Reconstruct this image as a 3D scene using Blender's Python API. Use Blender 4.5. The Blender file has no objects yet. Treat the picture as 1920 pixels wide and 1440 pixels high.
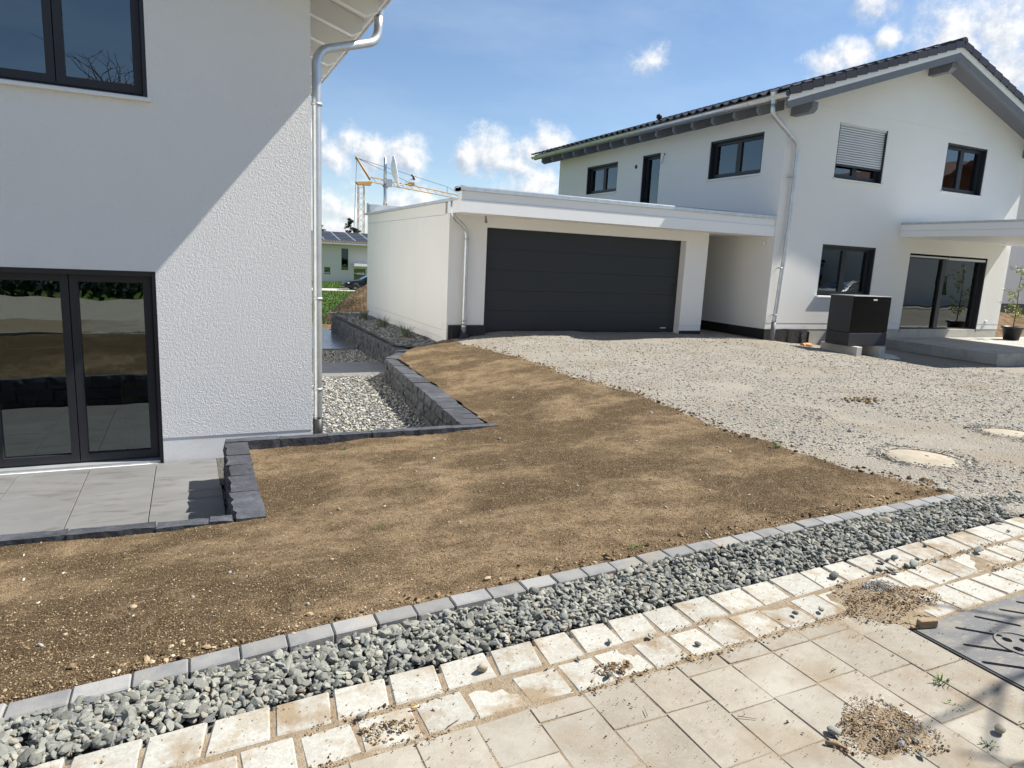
import bpy, bmesh, math, random
import numpy as np
from mathutils import Vector, Matrix, Euler
random.seed(7); RNG = np.random.default_rng(7)
SC = bpy.context.scene; COL = SC.collection
PI = math.pi

# ---------------------------------------------------------------- camera (origin = the photographer's eye, X along the house fronts, Y into the plots)
def _basis(yaw, pitch, roll):
    cy, sy = math.cos(yaw), math.sin(yaw)
    f = Vector((sy*math.cos(pitch), cy*math.cos(pitch), -math.sin(pitch)))
    r0 = Vector((cy, -sy, 0)); u0 = r0.cross(f)
    return math.cos(roll)*r0 + math.sin(roll)*u0, -math.sin(roll)*r0 + math.cos(roll)*u0, f
r_, u_, f_ = _basis(math.radians(25.46), math.radians(10.289), math.radians(2.7456))
cam = bpy.data.cameras.new('camera'); cam_o = bpy.data.objects.new('camera', cam); COL.objects.link(cam_o)
cam_o.matrix_world = Matrix(((r_.x, u_.x, -f_.x, 0), (r_.y, u_.y, -f_.y, 0), (r_.z, u_.z, -f_.z, 0), (0, 0, 0, 1)))
cam.sensor_width = 36; cam.lens = 1278/1920*36; cam.clip_start = .05; cam.clip_end = 3000
SC.camera = cam_o

# ---------------------------------------------------------------- sun, sky, exposure
SUN_DIR = Vector((1, -.19, 1.26)).normalized()
sun = bpy.data.lights.new('sun', 'SUN'); sun.energy = 5.0; sun.angle = math.radians(.55); sun.color = (1, .955, .88)
sun_o = bpy.data.objects.new('sun', sun); COL.objects.link(sun_o)
sun_o.rotation_euler = SUN_DIR.to_track_quat('Z', 'Y').to_euler()
SC.view_settings.view_transform = 'Standard'; SC.view_settings.look = 'None'
SC.view_settings.exposure = 0.90; SC.view_settings.gamma = 1; SC.view_settings.use_curve_mapping = False
SC.cycles.max_bounces = 8; SC.cycles.transparent_max_bounces = 12
SKY_STRENGTH = .078
W = bpy.data.worlds.new('World'); SC.world = W; W.use_nodes = True
CLOUDS = [(0.555,0.789,0.262,0.024),(0.799,0.541,0.255,0.058),(0.815,0.512,0.272,0.050),(0.834,0.504,0.224,0.052),(0.785,0.568,0.243,0.034),(0.718,0.646,0.255,0.027),(0.733,0.628,0.259,0.022),(0.753,0.598,0.277,0.014),(0.730,0.606,0.318,0.024),(0.198,0.969,0.149,0.026),(0.178,0.976,0.128,0.032),(0.233,0.963,0.136,0.026),(0.281,0.951,0.131,0.033),(0.358,0.924,0.134,0.022),(0.392,0.909,0.140,0.033),(0.420,0.898,0.130,0.037),(0.456,0.875,0.160,0.026),(0.436,0.894,0.103,0.045),(0.179,0.982,0.062,0.037),(0.207,0.977,0.053,0.037),(0.264,0.963,0.057,0.037),(0.306,0.950,0.070,0.030),(0.193,0.981,0.031,0.044),(0.307,0.951,0.037,0.045),(0.157,0.976,0.153,0.022),(0.437,0.886,0.148,0.026)]
def build_world():
    nt = W.node_tree; N = nt.nodes; L = nt.links; N.clear()
    def nd(t, **k):
        n = N.new(t)
        for a, v in k.items(): setattr(n, a, v)
        return n
    def math_(op, a, b=None, c=None, clamp=False):
        n = nd('ShaderNodeMath', operation=op, use_clamp=clamp)
        for i, v in enumerate((a, b, c)):
            if v is None: continue
            if isinstance(v, (int, float)): n.inputs[i].default_value = v
            else: L.new(v, n.inputs[i])
        return n.outputs[0]
    out = nd('ShaderNodeOutputWorld'); bg = nd('ShaderNodeBackground'); bg.inputs[1].default_value = SKY_STRENGTH
    sky = nd('ShaderNodeTexSky', sky_type='NISHITA'); sky.sun_disc = False
    sky.sun_elevation = math.asin(SUN_DIR.z); sky.sun_rotation = math.atan2(SUN_DIR.x, SUN_DIR.y)
    sky.altitude = 600; sky.air_density = 1.0; sky.dust_density = .25; sky.ozone_density = 2.6
    tc = nd('ShaderNodeTexCoord'); d = tc.outputs['Generated']
    sep = nd('ShaderNodeSeparateXYZ'); L.new(d, sep.inputs[0])
    # warp the lookup direction so cloud edges billow
    def noise(vec, scale, detail=5, rough=.55):
        n = nd('ShaderNodeTexNoise'); n.inputs['Scale'].default_value = scale; n.inputs['Detail'].default_value = detail; n.inputs['Roughness'].default_value = rough
        L.new(vec, n.inputs['Vector']); return n
    wz = nd('ShaderNodeMapping'); wz.inputs['Scale'].default_value = (1, 1, 1.1); L.new(d, wz.inputs[0])
    off = nd('ShaderNodeMapping'); off.inputs['Location'].default_value = SUN_DIR*.012; off.inputs['Scale'].default_value = (1, 1, 1.1); L.new(d, off.inputs[0])
    def density(vec):
        mask = None
        for x, y, z, r in CLOUDS:
            v = nd('ShaderNodeVectorMath', operation='DISTANCE'); L.new(vec, v.inputs[0]); v.inputs[1].default_value = (x, y, z*1.1)
            m = math_('MULTIPLY_ADD', v.outputs['Value'], -1/(r*1.42), 1.0)
            mask = m if mask is None else math_('MAXIMUM', mask, m)
        # scattered fair-weather clouds everywhere else (they show in the windows)
        g = noise(vec, 3.1, 3, .5).outputs[0]
        gen = math_('MULTIPLY_ADD', g, 5.0, -2.95)
        fy = math_('MULTIPLY_ADD', sep.outputs[1], -2.2, .5, clamp=True)   # thins out over the part of the sky the list describes
        gen = math_('MINIMUM', gen, math_('MULTIPLY_ADD', fy, 3.0, -2.0))
        mask = math_('MAXIMUM', math_('MAXIMUM', mask, gen), -2.0)
        n1 = noise(vec, 15, 10, .66).outputs[0]
        return math_('ADD', mask, math_('MULTIPLY_ADD', n1, 2.6, -1.42))
    dn = density(wz.outputs[0]); ds = density(off.outputs[0])
    mr = nd('ShaderNodeMapRange', interpolation_type='SMOOTHSTEP'); mr.inputs[1].default_value = -.10; mr.inputs[2].default_value = .75; L.new(dn, mr.inputs[0])
    lit = math_('MULTIPLY_ADD', math_('SUBTRACT', dn, ds), 1.3, .60, clamp=True)
    cc = nd('ShaderNodeMix', data_type='RGBA'); L.new(lit, cc.inputs[0])
    k = .58/SKY_STRENGTH
    cc.inputs[6].default_value = (.50*k, .56*k, .66*k, 1); cc.inputs[7].default_value = (1.0*k, 1.0*k, 1.0*k, 1)
    # thin high streaks
    cm = nd('ShaderNodeMapping'); cm.inputs['Rotation'].default_value = (0, 0, .5); cm.inputs['Scale'].default_value = (1.6, 5.0, 9); L.new(d, cm.inputs[0])
    ci = noise(cm.outputs[0], 1.6, 6, .6).outputs[0]
    cir = math_('MULTIPLY_ADD', ci, 1.5, -.62, clamp=True); cir = math_('MULTIPLY', cir, .42)
    hz = math_('MULTIPLY_ADD', math_('ABSOLUTE', sep.outputs[2]), -2.6, .36, clamp=True)       # pale, moist air towards the horizon
    thin = math_('MAXIMUM', cir, hz)
    m0 = nd('ShaderNodeMix', data_type='RGBA'); L.new(thin, m0.inputs[0]); L.new(sky.outputs[0], m0.inputs[6]); m0.inputs[7].default_value = (.66*k, .80*k, .95*k, 1)
    m1 = nd('ShaderNodeMix', data_type='RGBA'); L.new(math_('MULTIPLY', mr.outputs[0], .95), m1.inputs[0]); L.new(m0.outputs[2], m1.inputs[6]); L.new(cc.outputs[2], m1.inputs[7])
    L.new(m1.outputs[2], bg.inputs[0]); L.new(bg.outputs[0], out.inputs[0])
build_world()

# ---------------------------------------------------------------- materials
def mat(name, base, rough=.7, metal=0., spec=.5, var=None, bump=(), island=None, obj_rand=0., stretch=(1, 1, 1), coat=0.):
    """base colour + list of colour variations (colour, noise scale, low, high, amount) + bumps (scale, strength, distance, kind)"""
    m = bpy.data.materials.new(name); m.use_nodes = True
    nt = m.node_tree; N = nt.nodes; L = nt.links; p = N['Principled BSDF']
    p.inputs['Roughness'].default_value = rough; p.inputs['Metallic'].default_value = metal; p.inputs['Specular IOR Level'].default_value = spec
    p.inputs['Coat Weight'].default_value = coat
    tc = N.new('ShaderNodeTexCoord'); mp = N.new('ShaderNodeMapping'); mp.inputs['Scale'].default_value = stretch
    L.new(tc.outputs['Object'], mp.inputs[0]); vec = mp.outputs[0]
    oi = None
    if obj_rand:
        oi = N.new('ShaderNodeObjectInfo'); ad = N.new('ShaderNodeVectorMath'); ad.operation = 'MULTIPLY_ADD'
        cb = N.new('ShaderNodeCombineXYZ')
        for i in range(3): L.new(oi.outputs['Random'], cb.inputs[i])
        L.new(cb.outputs[0], ad.inputs[0]); ad.inputs[1].default_value = (37, 53, 71); L.new(vec, ad.inputs[2]); vec = ad.outputs[0]
    col = None
    def rgb(c): return (c[0], c[1], c[2], 1)
    wpos = None
    for (c, sc, lo, hi, amt, *wd) in (var or ()):
        n = N.new('ShaderNodeTexNoise'); n.inputs['Scale'].default_value = sc; n.inputs['Detail'].default_value = 6; n.inputs['Roughness'].default_value = .6
        if wd:
            if wpos is None: wpos = N.new('ShaderNodeNewGeometry').outputs['Position']
            L.new(wpos, n.inputs['Vector'])
        else: L.new(vec, n.inputs['Vector'])
        r = N.new('ShaderNodeMapRange'); r.inputs[1].default_value = lo; r.inputs[2].default_value = hi; r.inputs[4].default_value = amt; L.new(n.outputs[0], r.inputs[0])
        x = N.new('ShaderNodeMix'); x.data_type = 'RGBA'; L.new(r.outputs[0], x.inputs[0])
        if col is None: x.inputs[6].default_value = rgb(base)
        else: L.new(col, x.inputs[6])
        x.inputs[7].default_value = rgb(c); col = x.outputs[2]
    if island:
        g = N.new('ShaderNodeNewGeometry'); cr = N.new('ShaderNodeValToRGB'); cr.color_ramp.interpolation = 'CONSTANT'
        el = cr.color_ramp.elements
        while len(el) < len(island): el.new(.5)
        for i, c in enumerate(island): el[i].position = i/len(island); el[i].color = rgb(c)
        L.new(g.outputs['Random Per Island'], cr.inputs[0])
        if col is None: col = cr.outputs[0]
        else:
            x = N.new('ShaderNodeMix'); x.data_type = 'RGBA'; x.inputs[0].default_value = .7; L.new(col, x.inputs[6]); L.new(cr.outputs[0], x.inputs[7]); col = x.outputs[2]
    if obj_rand:
        hs = N.new('ShaderNodeHueSaturation'); r = N.new('ShaderNodeMapRange'); r.inputs[3].default_value = 1-obj_rand; r.inputs[4].default_value = 1+obj_rand
        L.new(oi.outputs['Random'], r.inputs[0]); L.new(r.outputs[0], hs.inputs['Value'])
        if col is None: hs.inputs['Color'].default_value = rgb(base)
        else: L.new(col, hs.inputs['Color'])
        col = hs.outputs[0]
    if col is None: p.inputs['Base Color'].default_value = rgb(base)
    else: L.new(col, p.inputs['Base Color'])
    prev = None
    for (sc, st, dist, kind) in bump:
        if kind == 'v':
            n = N.new('ShaderNodeTexVoronoi'); n.inputs['Scale'].default_value = sc; o = n.outputs['Distance']
        else:
            n = N.new('ShaderNodeTexNoise'); n.inputs['Scale'].default_value = sc; n.inputs['Detail'].default_value = 4; o = n.outputs[0]
            if kind == 'w': n.inputs['Distortion'].default_value = 1.2
        L.new(vec, n.inputs['Vector'])
        b = N.new('ShaderNodeBump'); b.inputs['Strength'].default_value = st; b.inputs['Distance'].default_value = dist; L.new(o, b.inputs['Height'])
        if prev is not None: L.new(prev, b.inputs['Normal'])
        prev = b.outputs[0]
    if prev is not None: L.new(prev, p.inputs['Normal'])
    return m
def glass_mat(name, tint, refl):
    m = bpy.data.materials.new(name); m.use_nodes = True; nt = m.node_tree; N = nt.nodes; L = nt.links; N.clear()
    out = N.new('ShaderNodeOutputMaterial'); mix = N.new('ShaderNodeMixShader'); t = N.new('ShaderNodeBsdfTransparent'); g = N.new('ShaderNodeBsdfGlossy')
    t.inputs[0].default_value = (*tint, 1); g.inputs['Roughness'].default_value = 0.0; g.inputs[0].default_value = (.80, .88, .92, 1)
    fr = N.new('ShaderNodeFresnel'); fr.inputs[0].default_value = 1.5; ma = N.new('ShaderNodeMath'); ma.operation = 'MULTIPLY_ADD'; ma.use_clamp = True
    L.new(fr.outputs[0], ma.inputs[0]); ma.inputs[1].default_value = 1.1; ma.inputs[2].default_value = refl
    # float glass is never quite flat
    tc = N.new('ShaderNodeTexCoord'); no = N.new('ShaderNodeTexNoise'); no.inputs['Scale'].default_value = 2.2; no.inputs['Detail'].default_value = 1; L.new(tc.outputs['Object'], no.inputs[0])
    b = N.new('ShaderNodeBump'); b.inputs['Strength'].default_value = .08; b.inputs['Distance'].default_value = .02; L.new(no.outputs[0], b.inputs['Height']); L.new(b.outputs[0], g.inputs['Normal'])
    L.new(ma.outputs[0], mix.inputs[0]); L.new(t.outputs[0], mix.inputs[1]); L.new(g.outputs[0], mix.inputs[2]); L.new(mix.outputs[0], out.inputs[0])
    return m
M = {}
M['render'] = mat('coarse_white_render', (.80, .79, .765), .9, spec=.2, var=[((.76, .75, .73), 1.1, .4, .7, .5), ((.70, .68, .64), .5, .55, .75, .25, 1)], bump=[(46, .5, .013, 'w'), (110, .3, .005, 'n')])
M['render_fine'] = mat('cream_white_render', (.79, .775, .735), .9, spec=.2, var=[((.75, .735, .70), .9, .4, .7, .5)], bump=[(70, .5, .008, 'w')])
M['far_render'] = mat('pale_pinkish_render', (.66, .60, .56), .9, spec=.2)
M['plinth'] = mat('smooth_plinth_render', (.79, .785, .765), .85, spec=.2, var=[((.60, .54, .45), 3, .50, .75, .40)], bump=[(40, .2, .004, 'n')])
M['garage'] = mat('garage_cladding', (.78, .765, .725), .7, spec=.25, var=[((.74, .72, .68), .8, .4, .7, .5)], bump=[(90, .1, .003, 'n')])
M['fascia'] = mat('white_fascia_board', (.82, .82, .81), .5, spec=.4, var=[((.78, .78, .77), 2, .4, .7, .4)])
M['trim'] = mat('white_trim_paint', (.80, .80, .79), .5)
M['zinc'] = mat('zinc_sheet', (.60, .62, .63), .38, metal=.85, var=[((.48, .50, .52), 7, .4, .65, .7)], bump=[(9, .06, .01, 'n')])
M['zinc_dull'] = mat('weathered_zinc', (.56, .58, .59), .5, metal=.6, var=[((.45, .47, .48), 5, .4, .65, .7)])
M['steel'] = mat('galvanised_steel', (.5, .52, .53), .45, metal=.8)
M['anthra'] = mat('anthracite_frame', (.022, .024, .029), .42, spec=.45)
M['grey_wood'] = mat('blue_grey_painted_timber', (.17, .185, .21), .65, var=[((.14, .155, .175), 9, .4, .7, .7)], stretch=(1, 1, 1), bump=[(30, .15, .004, 'n')])
M['soffit'] = mat('soffit_boards', (.15, .16, .18), .7)
M['soffit_white'] = mat('white_soffit_boards', (.62, .63, .62), .7, var=[((.56, .57, .56), 6, .4, .7, .6)])
M['tile_roof'] = mat('dark_brown_roof_tile', (.030, .024, .024), .30, spec=.35, var=[((.055, .045, .044), 14, .45, .75, .6)], bump=[(80, .12, .003, 'n')], obj_rand=.22)
M['tile_red'] = mat('red_clay_roof', (.25, .095, .06), .8, var=[((.16, .065, .042), 5, .4, .7, .8)], bump=[(4, .4, .06, 'v')])
M['garage_door'] = mat('anthracite_door_panel', (.019, .0215, .025), .5, spec=.4, stretch=(1, 1, 30), bump=[(10, .25, .002, 'n')], var=[((.026, .029, .033), 6, .4, .65, .7)])
M['slat'] = mat('aluminium_shutter_slat', (.54, .555, .56), .5, metal=.1)
M['membrane'] = mat('black_dimpled_membrane', (.012, .011, .011), .45, spec=.5, bump=[(38, .8, .02, 'v')])
M['concrete'] = mat('grey_concrete', (.40, .39, .355), .85, spec=.2, var=[((.29, .28, .255), 2.2, .42, .62, .8), ((.48, .465, .43), 12, .5, .75, .5)], bump=[(45, .25, .006, 'n')])
M['concrete_pale'] = mat('pale_concrete', (.50, .48, .43), .85, spec=.2, var=[((.38, .36, .31), 4, .45, .7, .7)], bump=[(45, .25, .006, 'n')])
M['block'] = mat('anthracite_split_stone', (.046, .049, .057), .72, spec=.4, var=[((.092, .098, .112), 5, .46, .68, .75), ((.02, .022, .026), 11, .5, .7, .7), ((.14, .15, .16), 42, .58, .75, .4)], bump=[(30, .55, .012, 'n'), (110, .4, .004, 'n')], obj_rand=.22)
M['kerb'] = mat('grey_kerb_stone', (.24, .238, .228), .85, spec=.25, var=[((.165, .167, .175), 7, .42, .65, .8), ((.30, .25, .17), 3.5, .55, .72, .7, 1)], bump=[(90, .35, .004, 'n')], obj_rand=.2)
M['granite'] = mat('pale_granite_sett', (.355, .345, .30), .85, spec=.25, var=[((.44, .43, .395), 60, .45, .62, .7), ((.30, .275, .225), 6, .48, .7, .6), ((.235, .172, .105), 4.2, .52, .64, .9, 1), ((.28, .22, .145), 11, .54, .68, .7, 1), ((.25, .23, .20), 150, .56, .69, .6)], bump=[(55, .4, .006, 'n'), (200, .3, .002, 'n')], obj_rand=.07)
M['paver'] = mat('beige_concrete_paver', (.290, .262, .213), .88, spec=.2, var=[((.235, .207, .163), 6, .42, .66, .7), ((.35, .325, .275), 70, .5, .7, .5), ((.16, .13, .095), 240, .58, .69, .8), ((.215, .162, .104), 3.2, .50, .68, .7, 1), ((.37, .35, .305), 1.7, .48, .66, .6, 1), ((.24, .205, .155), 14, .5, .7, .5, 1)], bump=[(220, .35, .002, 'n'), (30, .12, .004, 'n')], obj_rand=.07)
M['joint'] = mat('sandy_joint_dirt', (.235, .18, .12), .95, spec=.1, var=[((.31, .26, .19), 16, .42, .66, .8), ((.13, .10, .068), 60, .5, .7, .6)], bump=[(140, .8, .008, 'n')])
M['slab'] = mat('grey_terrace_slab', (.155, .154, .150), .6, spec=.4, var=[((.187, .185, .179), 1.8, .42, .66, .8), ((.115, .11, .10), 2.6, .55, .66, .8)], stretch=(1, 3, 1), bump=[(120, .12, .002, 'n')], obj_rand=.05)
M['slab_wet'] = mat('damp_dark_terrace_slab', (.10, .102, .105), .22, spec=.6, var=[((.145, .145, .145), 2.0, .42, .62, .8)], stretch=(1, 4, 1), obj_rand=.06)
M['soil'] = mat('dry_garden_soil', (.25, .176, .103), .95, spec=.06, stretch=(.9, 1.2, 1),
    var=[((.31, .226, .138), 2.6, .42, .62, .8), ((.072, .047, .025), .95, .445, .545, .95), ((.105, .070, .038), 4.2, .47, .60, .75), ((.27, .198, .12), 9, .55, .68, .6), ((.085, .057, .031), 24, .50, .62, .55), ((.43, .34, .22), 150, .54, .62, .75), ((.035, .024, .014), 190, .54, .63, .8)],
    bump=[(45, .9, .026, 'n'), (150, 1.0, .013, 'n'), (420, .6, .005, 'n')])
M['crumb'] = mat('soil_crumbs', (.2, .13, .07), .95, spec=.08, island=[(.25, .178, .103), (.135, .09, .05), (.34, .255, .155), (.07, .046, .026), (.42, .335, .22), (.19, .13, .074)], bump=[(200, .5, .004, 'n')])
M['pebble'] = mat('mixed_soil_pebbles', (.4, .36, .3), .8, island=[(.46, .42, .35), (.30, .29, .28), (.52, .50, .46), (.36, .27, .18), (.24, .24, .24)])
M['ballast'] = mat('grey_green_ballast', (.21, .215, .195), .82, spec=.25, island=[(.235, .238, .20), (.16, .165, .148), (.30, .30, .255), (.19, .20, .175), (.115, .122, .125), (.26, .255, .21), (.165, .17, .16), (.35, .335, .275), (.27, .235, .18)], var=[((.12, .12, .11), 35, .45, .7, .6)], bump=[(70, .4, .008, 'n')])
M['ballast_one'] = mat('grey_green_ballast_stone', (.22, .222, .19), .82, spec=.25, var=[((.33, .325, .28), 18, .45, .65, .7), ((.12, .125, .125), 40, .48, .68, .7)], bump=[(70, .5, .008, 'n')], obj_rand=.38)
M['drive'] = mat('crushed_gravel_ground', (.275, .252, .21), .95, spec=.1, var=[((.32, .297, .25), 1.3, .42, .62, .8), ((.262, .222, .168), .8, .5, .64, .8), ((.17, .155, .135), 60, .52, .66, .7), ((.48, .45, .40), 90, .56, .68, .8)], bump=[(55, .8, .018, 'v'), (150, .8, .009, 'n')])
M['drive_stone'] = mat('crushed_gravel_stones', (.35, .33, .3), .9, spec=.2, island=[(.33, .312, .275), (.25, .243, .228), (.38, .362, .325), (.30, .265, .215), (.205, .20, .19), (.44, .425, .39), (.28, .268, .245)], bump=[(120, .3, .004, 'n')])
M['yard_base'] = mat('dark_gravel_bed', (.09, .085, .075), .95, bump=[(40, 1, .02, 'v')])
M['yard_stone'] = mat('mixed_yard_pebbles', (.4, .4, .36), .8, island=[(.36, .345, .30), (.25, .25, .235), (.46, .445, .40), (.18, .19, .19), (.32, .30, .25), (.10, .105, .11)])
M['bed_stone'] = mat('dark_bed_gravel', (.16, .165, .16), .8, island=[(.16, .165, .165), (.10, .105, .108), (.24, .24, .23), (.30, .29, .26), (.13, .13, .125)])
M['earth'] = mat('rough_brown_earth', (.15, .10, .058), .95, spec=.05, var=[((.25, .185, .11), 3.0, .42, .62, .8), ((.07, .045, .025), 6, .5, .68, .8)], bump=[(9, .9, .09, 'n'), (40, .8, .03, 'n')])
M['grass_ground'] = mat('meadow_ground', (.085, .14, .03), .95, spec=.1, var=[((.13, .17, .05), .8, .42, .62, .8), ((.055, .09, .02), 6, .45, .7, .8), ((.20, .17, .09), .25, .56, .72, .6)], bump=[(12, .8, .08, 'n')])
M['grass'] = mat('grass_blades', (.08, .15, .03), .8, spec=.2, island=[(.075, .15, .03), (.11, .175, .04), (.055, .11, .022), (.13, .17, .055)])
M['dirt_path'] = mat('pale_gravel_path', (.45, .43, .38), .95, var=[((.36, .34, .3), 1.5, .4, .65, .8)])
M['asphalt'] = mat('street_paving', (.36, .33, .275), .9, spec=.2, var=[((.28, .255, .21), 3, .42, .66, .7)], bump=[(60, .3, .006, 'n')])
M['red_ring'] = mat('reddish_concrete_ring', (.235, .18, .14), .9, var=[((.32, .28, .225), 9, .40, .60, .95)], bump=[(60, .4, .006, 'n')])
M['cover'] = mat('sandy_concrete_cover', (.33, .29, .22), .9, var=[((.24, .205, .145), 4, .42, .66, .85), ((.42, .385, .31), 14, .5, .7, .6)], bump=[(60, .35, .006, 'n')])
M['drain'] = mat('dusty_drain_plate', (.135, .135, .135), .75, spec=.25, var=[((.215, .20, .165), 4, .44, .64, .85), ((.32, .285, .22), 26, .56, .72, .6)], stretch=(1, 2, 1), bump=[(140, .2, .002, 'n')])
M['black'] = mat('black_void', (.006, .006, .006), .9)
M['hp'] = mat('anthracite_powder_coat', (.034, .036, .041), .5, spec=.35)
M['hp_top'] = mat('grey_lid', (.20, .21, .215), .45)
M['hp_black'] = mat('gloss_black_panel', (.003, .003, .0035), .22, spec=.12)
M['silver'] = mat('silver_badge', (.7, .7, .7), .3, metal=.8)
M['plastic_grey'] = mat('grey_plastic', (.17, .175, .18), .55)
M['plastic_black'] = mat('black_plastic', (.02, .02, .021), .5)
M['plastic_white'] = mat('white_plastic', (.78, .78, .77), .4)
M['plastic_green'] = mat('green_plastic', (.05, .22, .14), .5)
M['orange'] = mat('orange_pipe', (.55, .22, .05), .6)
M['wood'] = mat('brown_chair_wood', (.30, .12, .045), .5)
M['wood_off'] = mat('weathered_wood_offcut', (.30, .21, .12), .85, var=[((.19, .125, .065), 25, .42, .65, .8)], stretch=(1, 8, 8), bump=[(60, .6, .004, 'n')])
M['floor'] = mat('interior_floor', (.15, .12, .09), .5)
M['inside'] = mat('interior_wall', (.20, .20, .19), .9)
M['curtain'] = mat('pale_curtain', (.60, .61, .60), .9)
M['crane_y'] = mat('crane_ochre', (.46, .25, .085), .6)
M['crane_r'] = mat('crane_rust_red', (.36, .19, .13), .6, var=[((.52, .42, .35), .8, .5, .52, .8)])
M['cable'] = mat('dark_cable', (.06, .065, .075), .5)
M['solar'] = mat('solar_panel', (.014, .016, .020), .45, spec=.25)
M['solar_frame'] = mat('solar_panel_rim', (.45, .47, .50), .4, metal=.5)
M['car'] = mat('black_car_paint', (.006, .006, .007), .25, spec=.35, coat=.15)
M['car_white'] = mat('white_car_paint', (.78, .78, .78), .25, spec=.6, coat=.8)
M['tyre'] = mat('tyre_rubber', (.015, .015, .015), .8)
M['lamp'] = mat('lamp_lens', (.55, .57, .60), .15)
M['conifer'] = mat('dark_conifer_needles', (.022, .04, .022), .9, spec=.1, island=[(.02, .036, .02), (.035, .055, .03), (.015, .026, .016)])
M['bark'] = mat('grey_brown_bark', (.11, .085, .06), .9, var=[((.06, .045, .032), 12, .4, .66, .8)], bump=[(30, .7, .02, 'n')])
M['leaf'] = mat('young_yellow_green_leaf', (.30, .36, .06), .6, island=[(.30, .37, .06), (.40, .44, .09), (.20, .29, .05), (.34, .34, .07)])
M['leaf_dark'] = mat('dark_house_plant_leaf', (.025, .06, .02), .5)
M['herb'] = mat('grey_green_herb', (.12, .15, .09), .8, island=[(.12, .15, .09), (.17, .19, .13), (.07, .10, .05)])
M['hedge'] = mat('hedge_leaves', (.05, .085, .025), .8, island=[(.05, .085, .025), (.08, .12, .035), (.03, .055, .018)])
M['butt'] = mat('orange_filter_paper', (.75, .33, .08), .8)
M['paper'] = mat('pale_paper', (.80, .84, .79), .8)
M['ink'] = mat('dark_ink', (.03, .03, .035), .7)
M['pane'] = glass_mat('window_glass', (.62, .68, .65), .09)
M['pane_blue'] = glass_mat('blueish_window_glass', (.40, .47, .50), .12)

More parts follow.
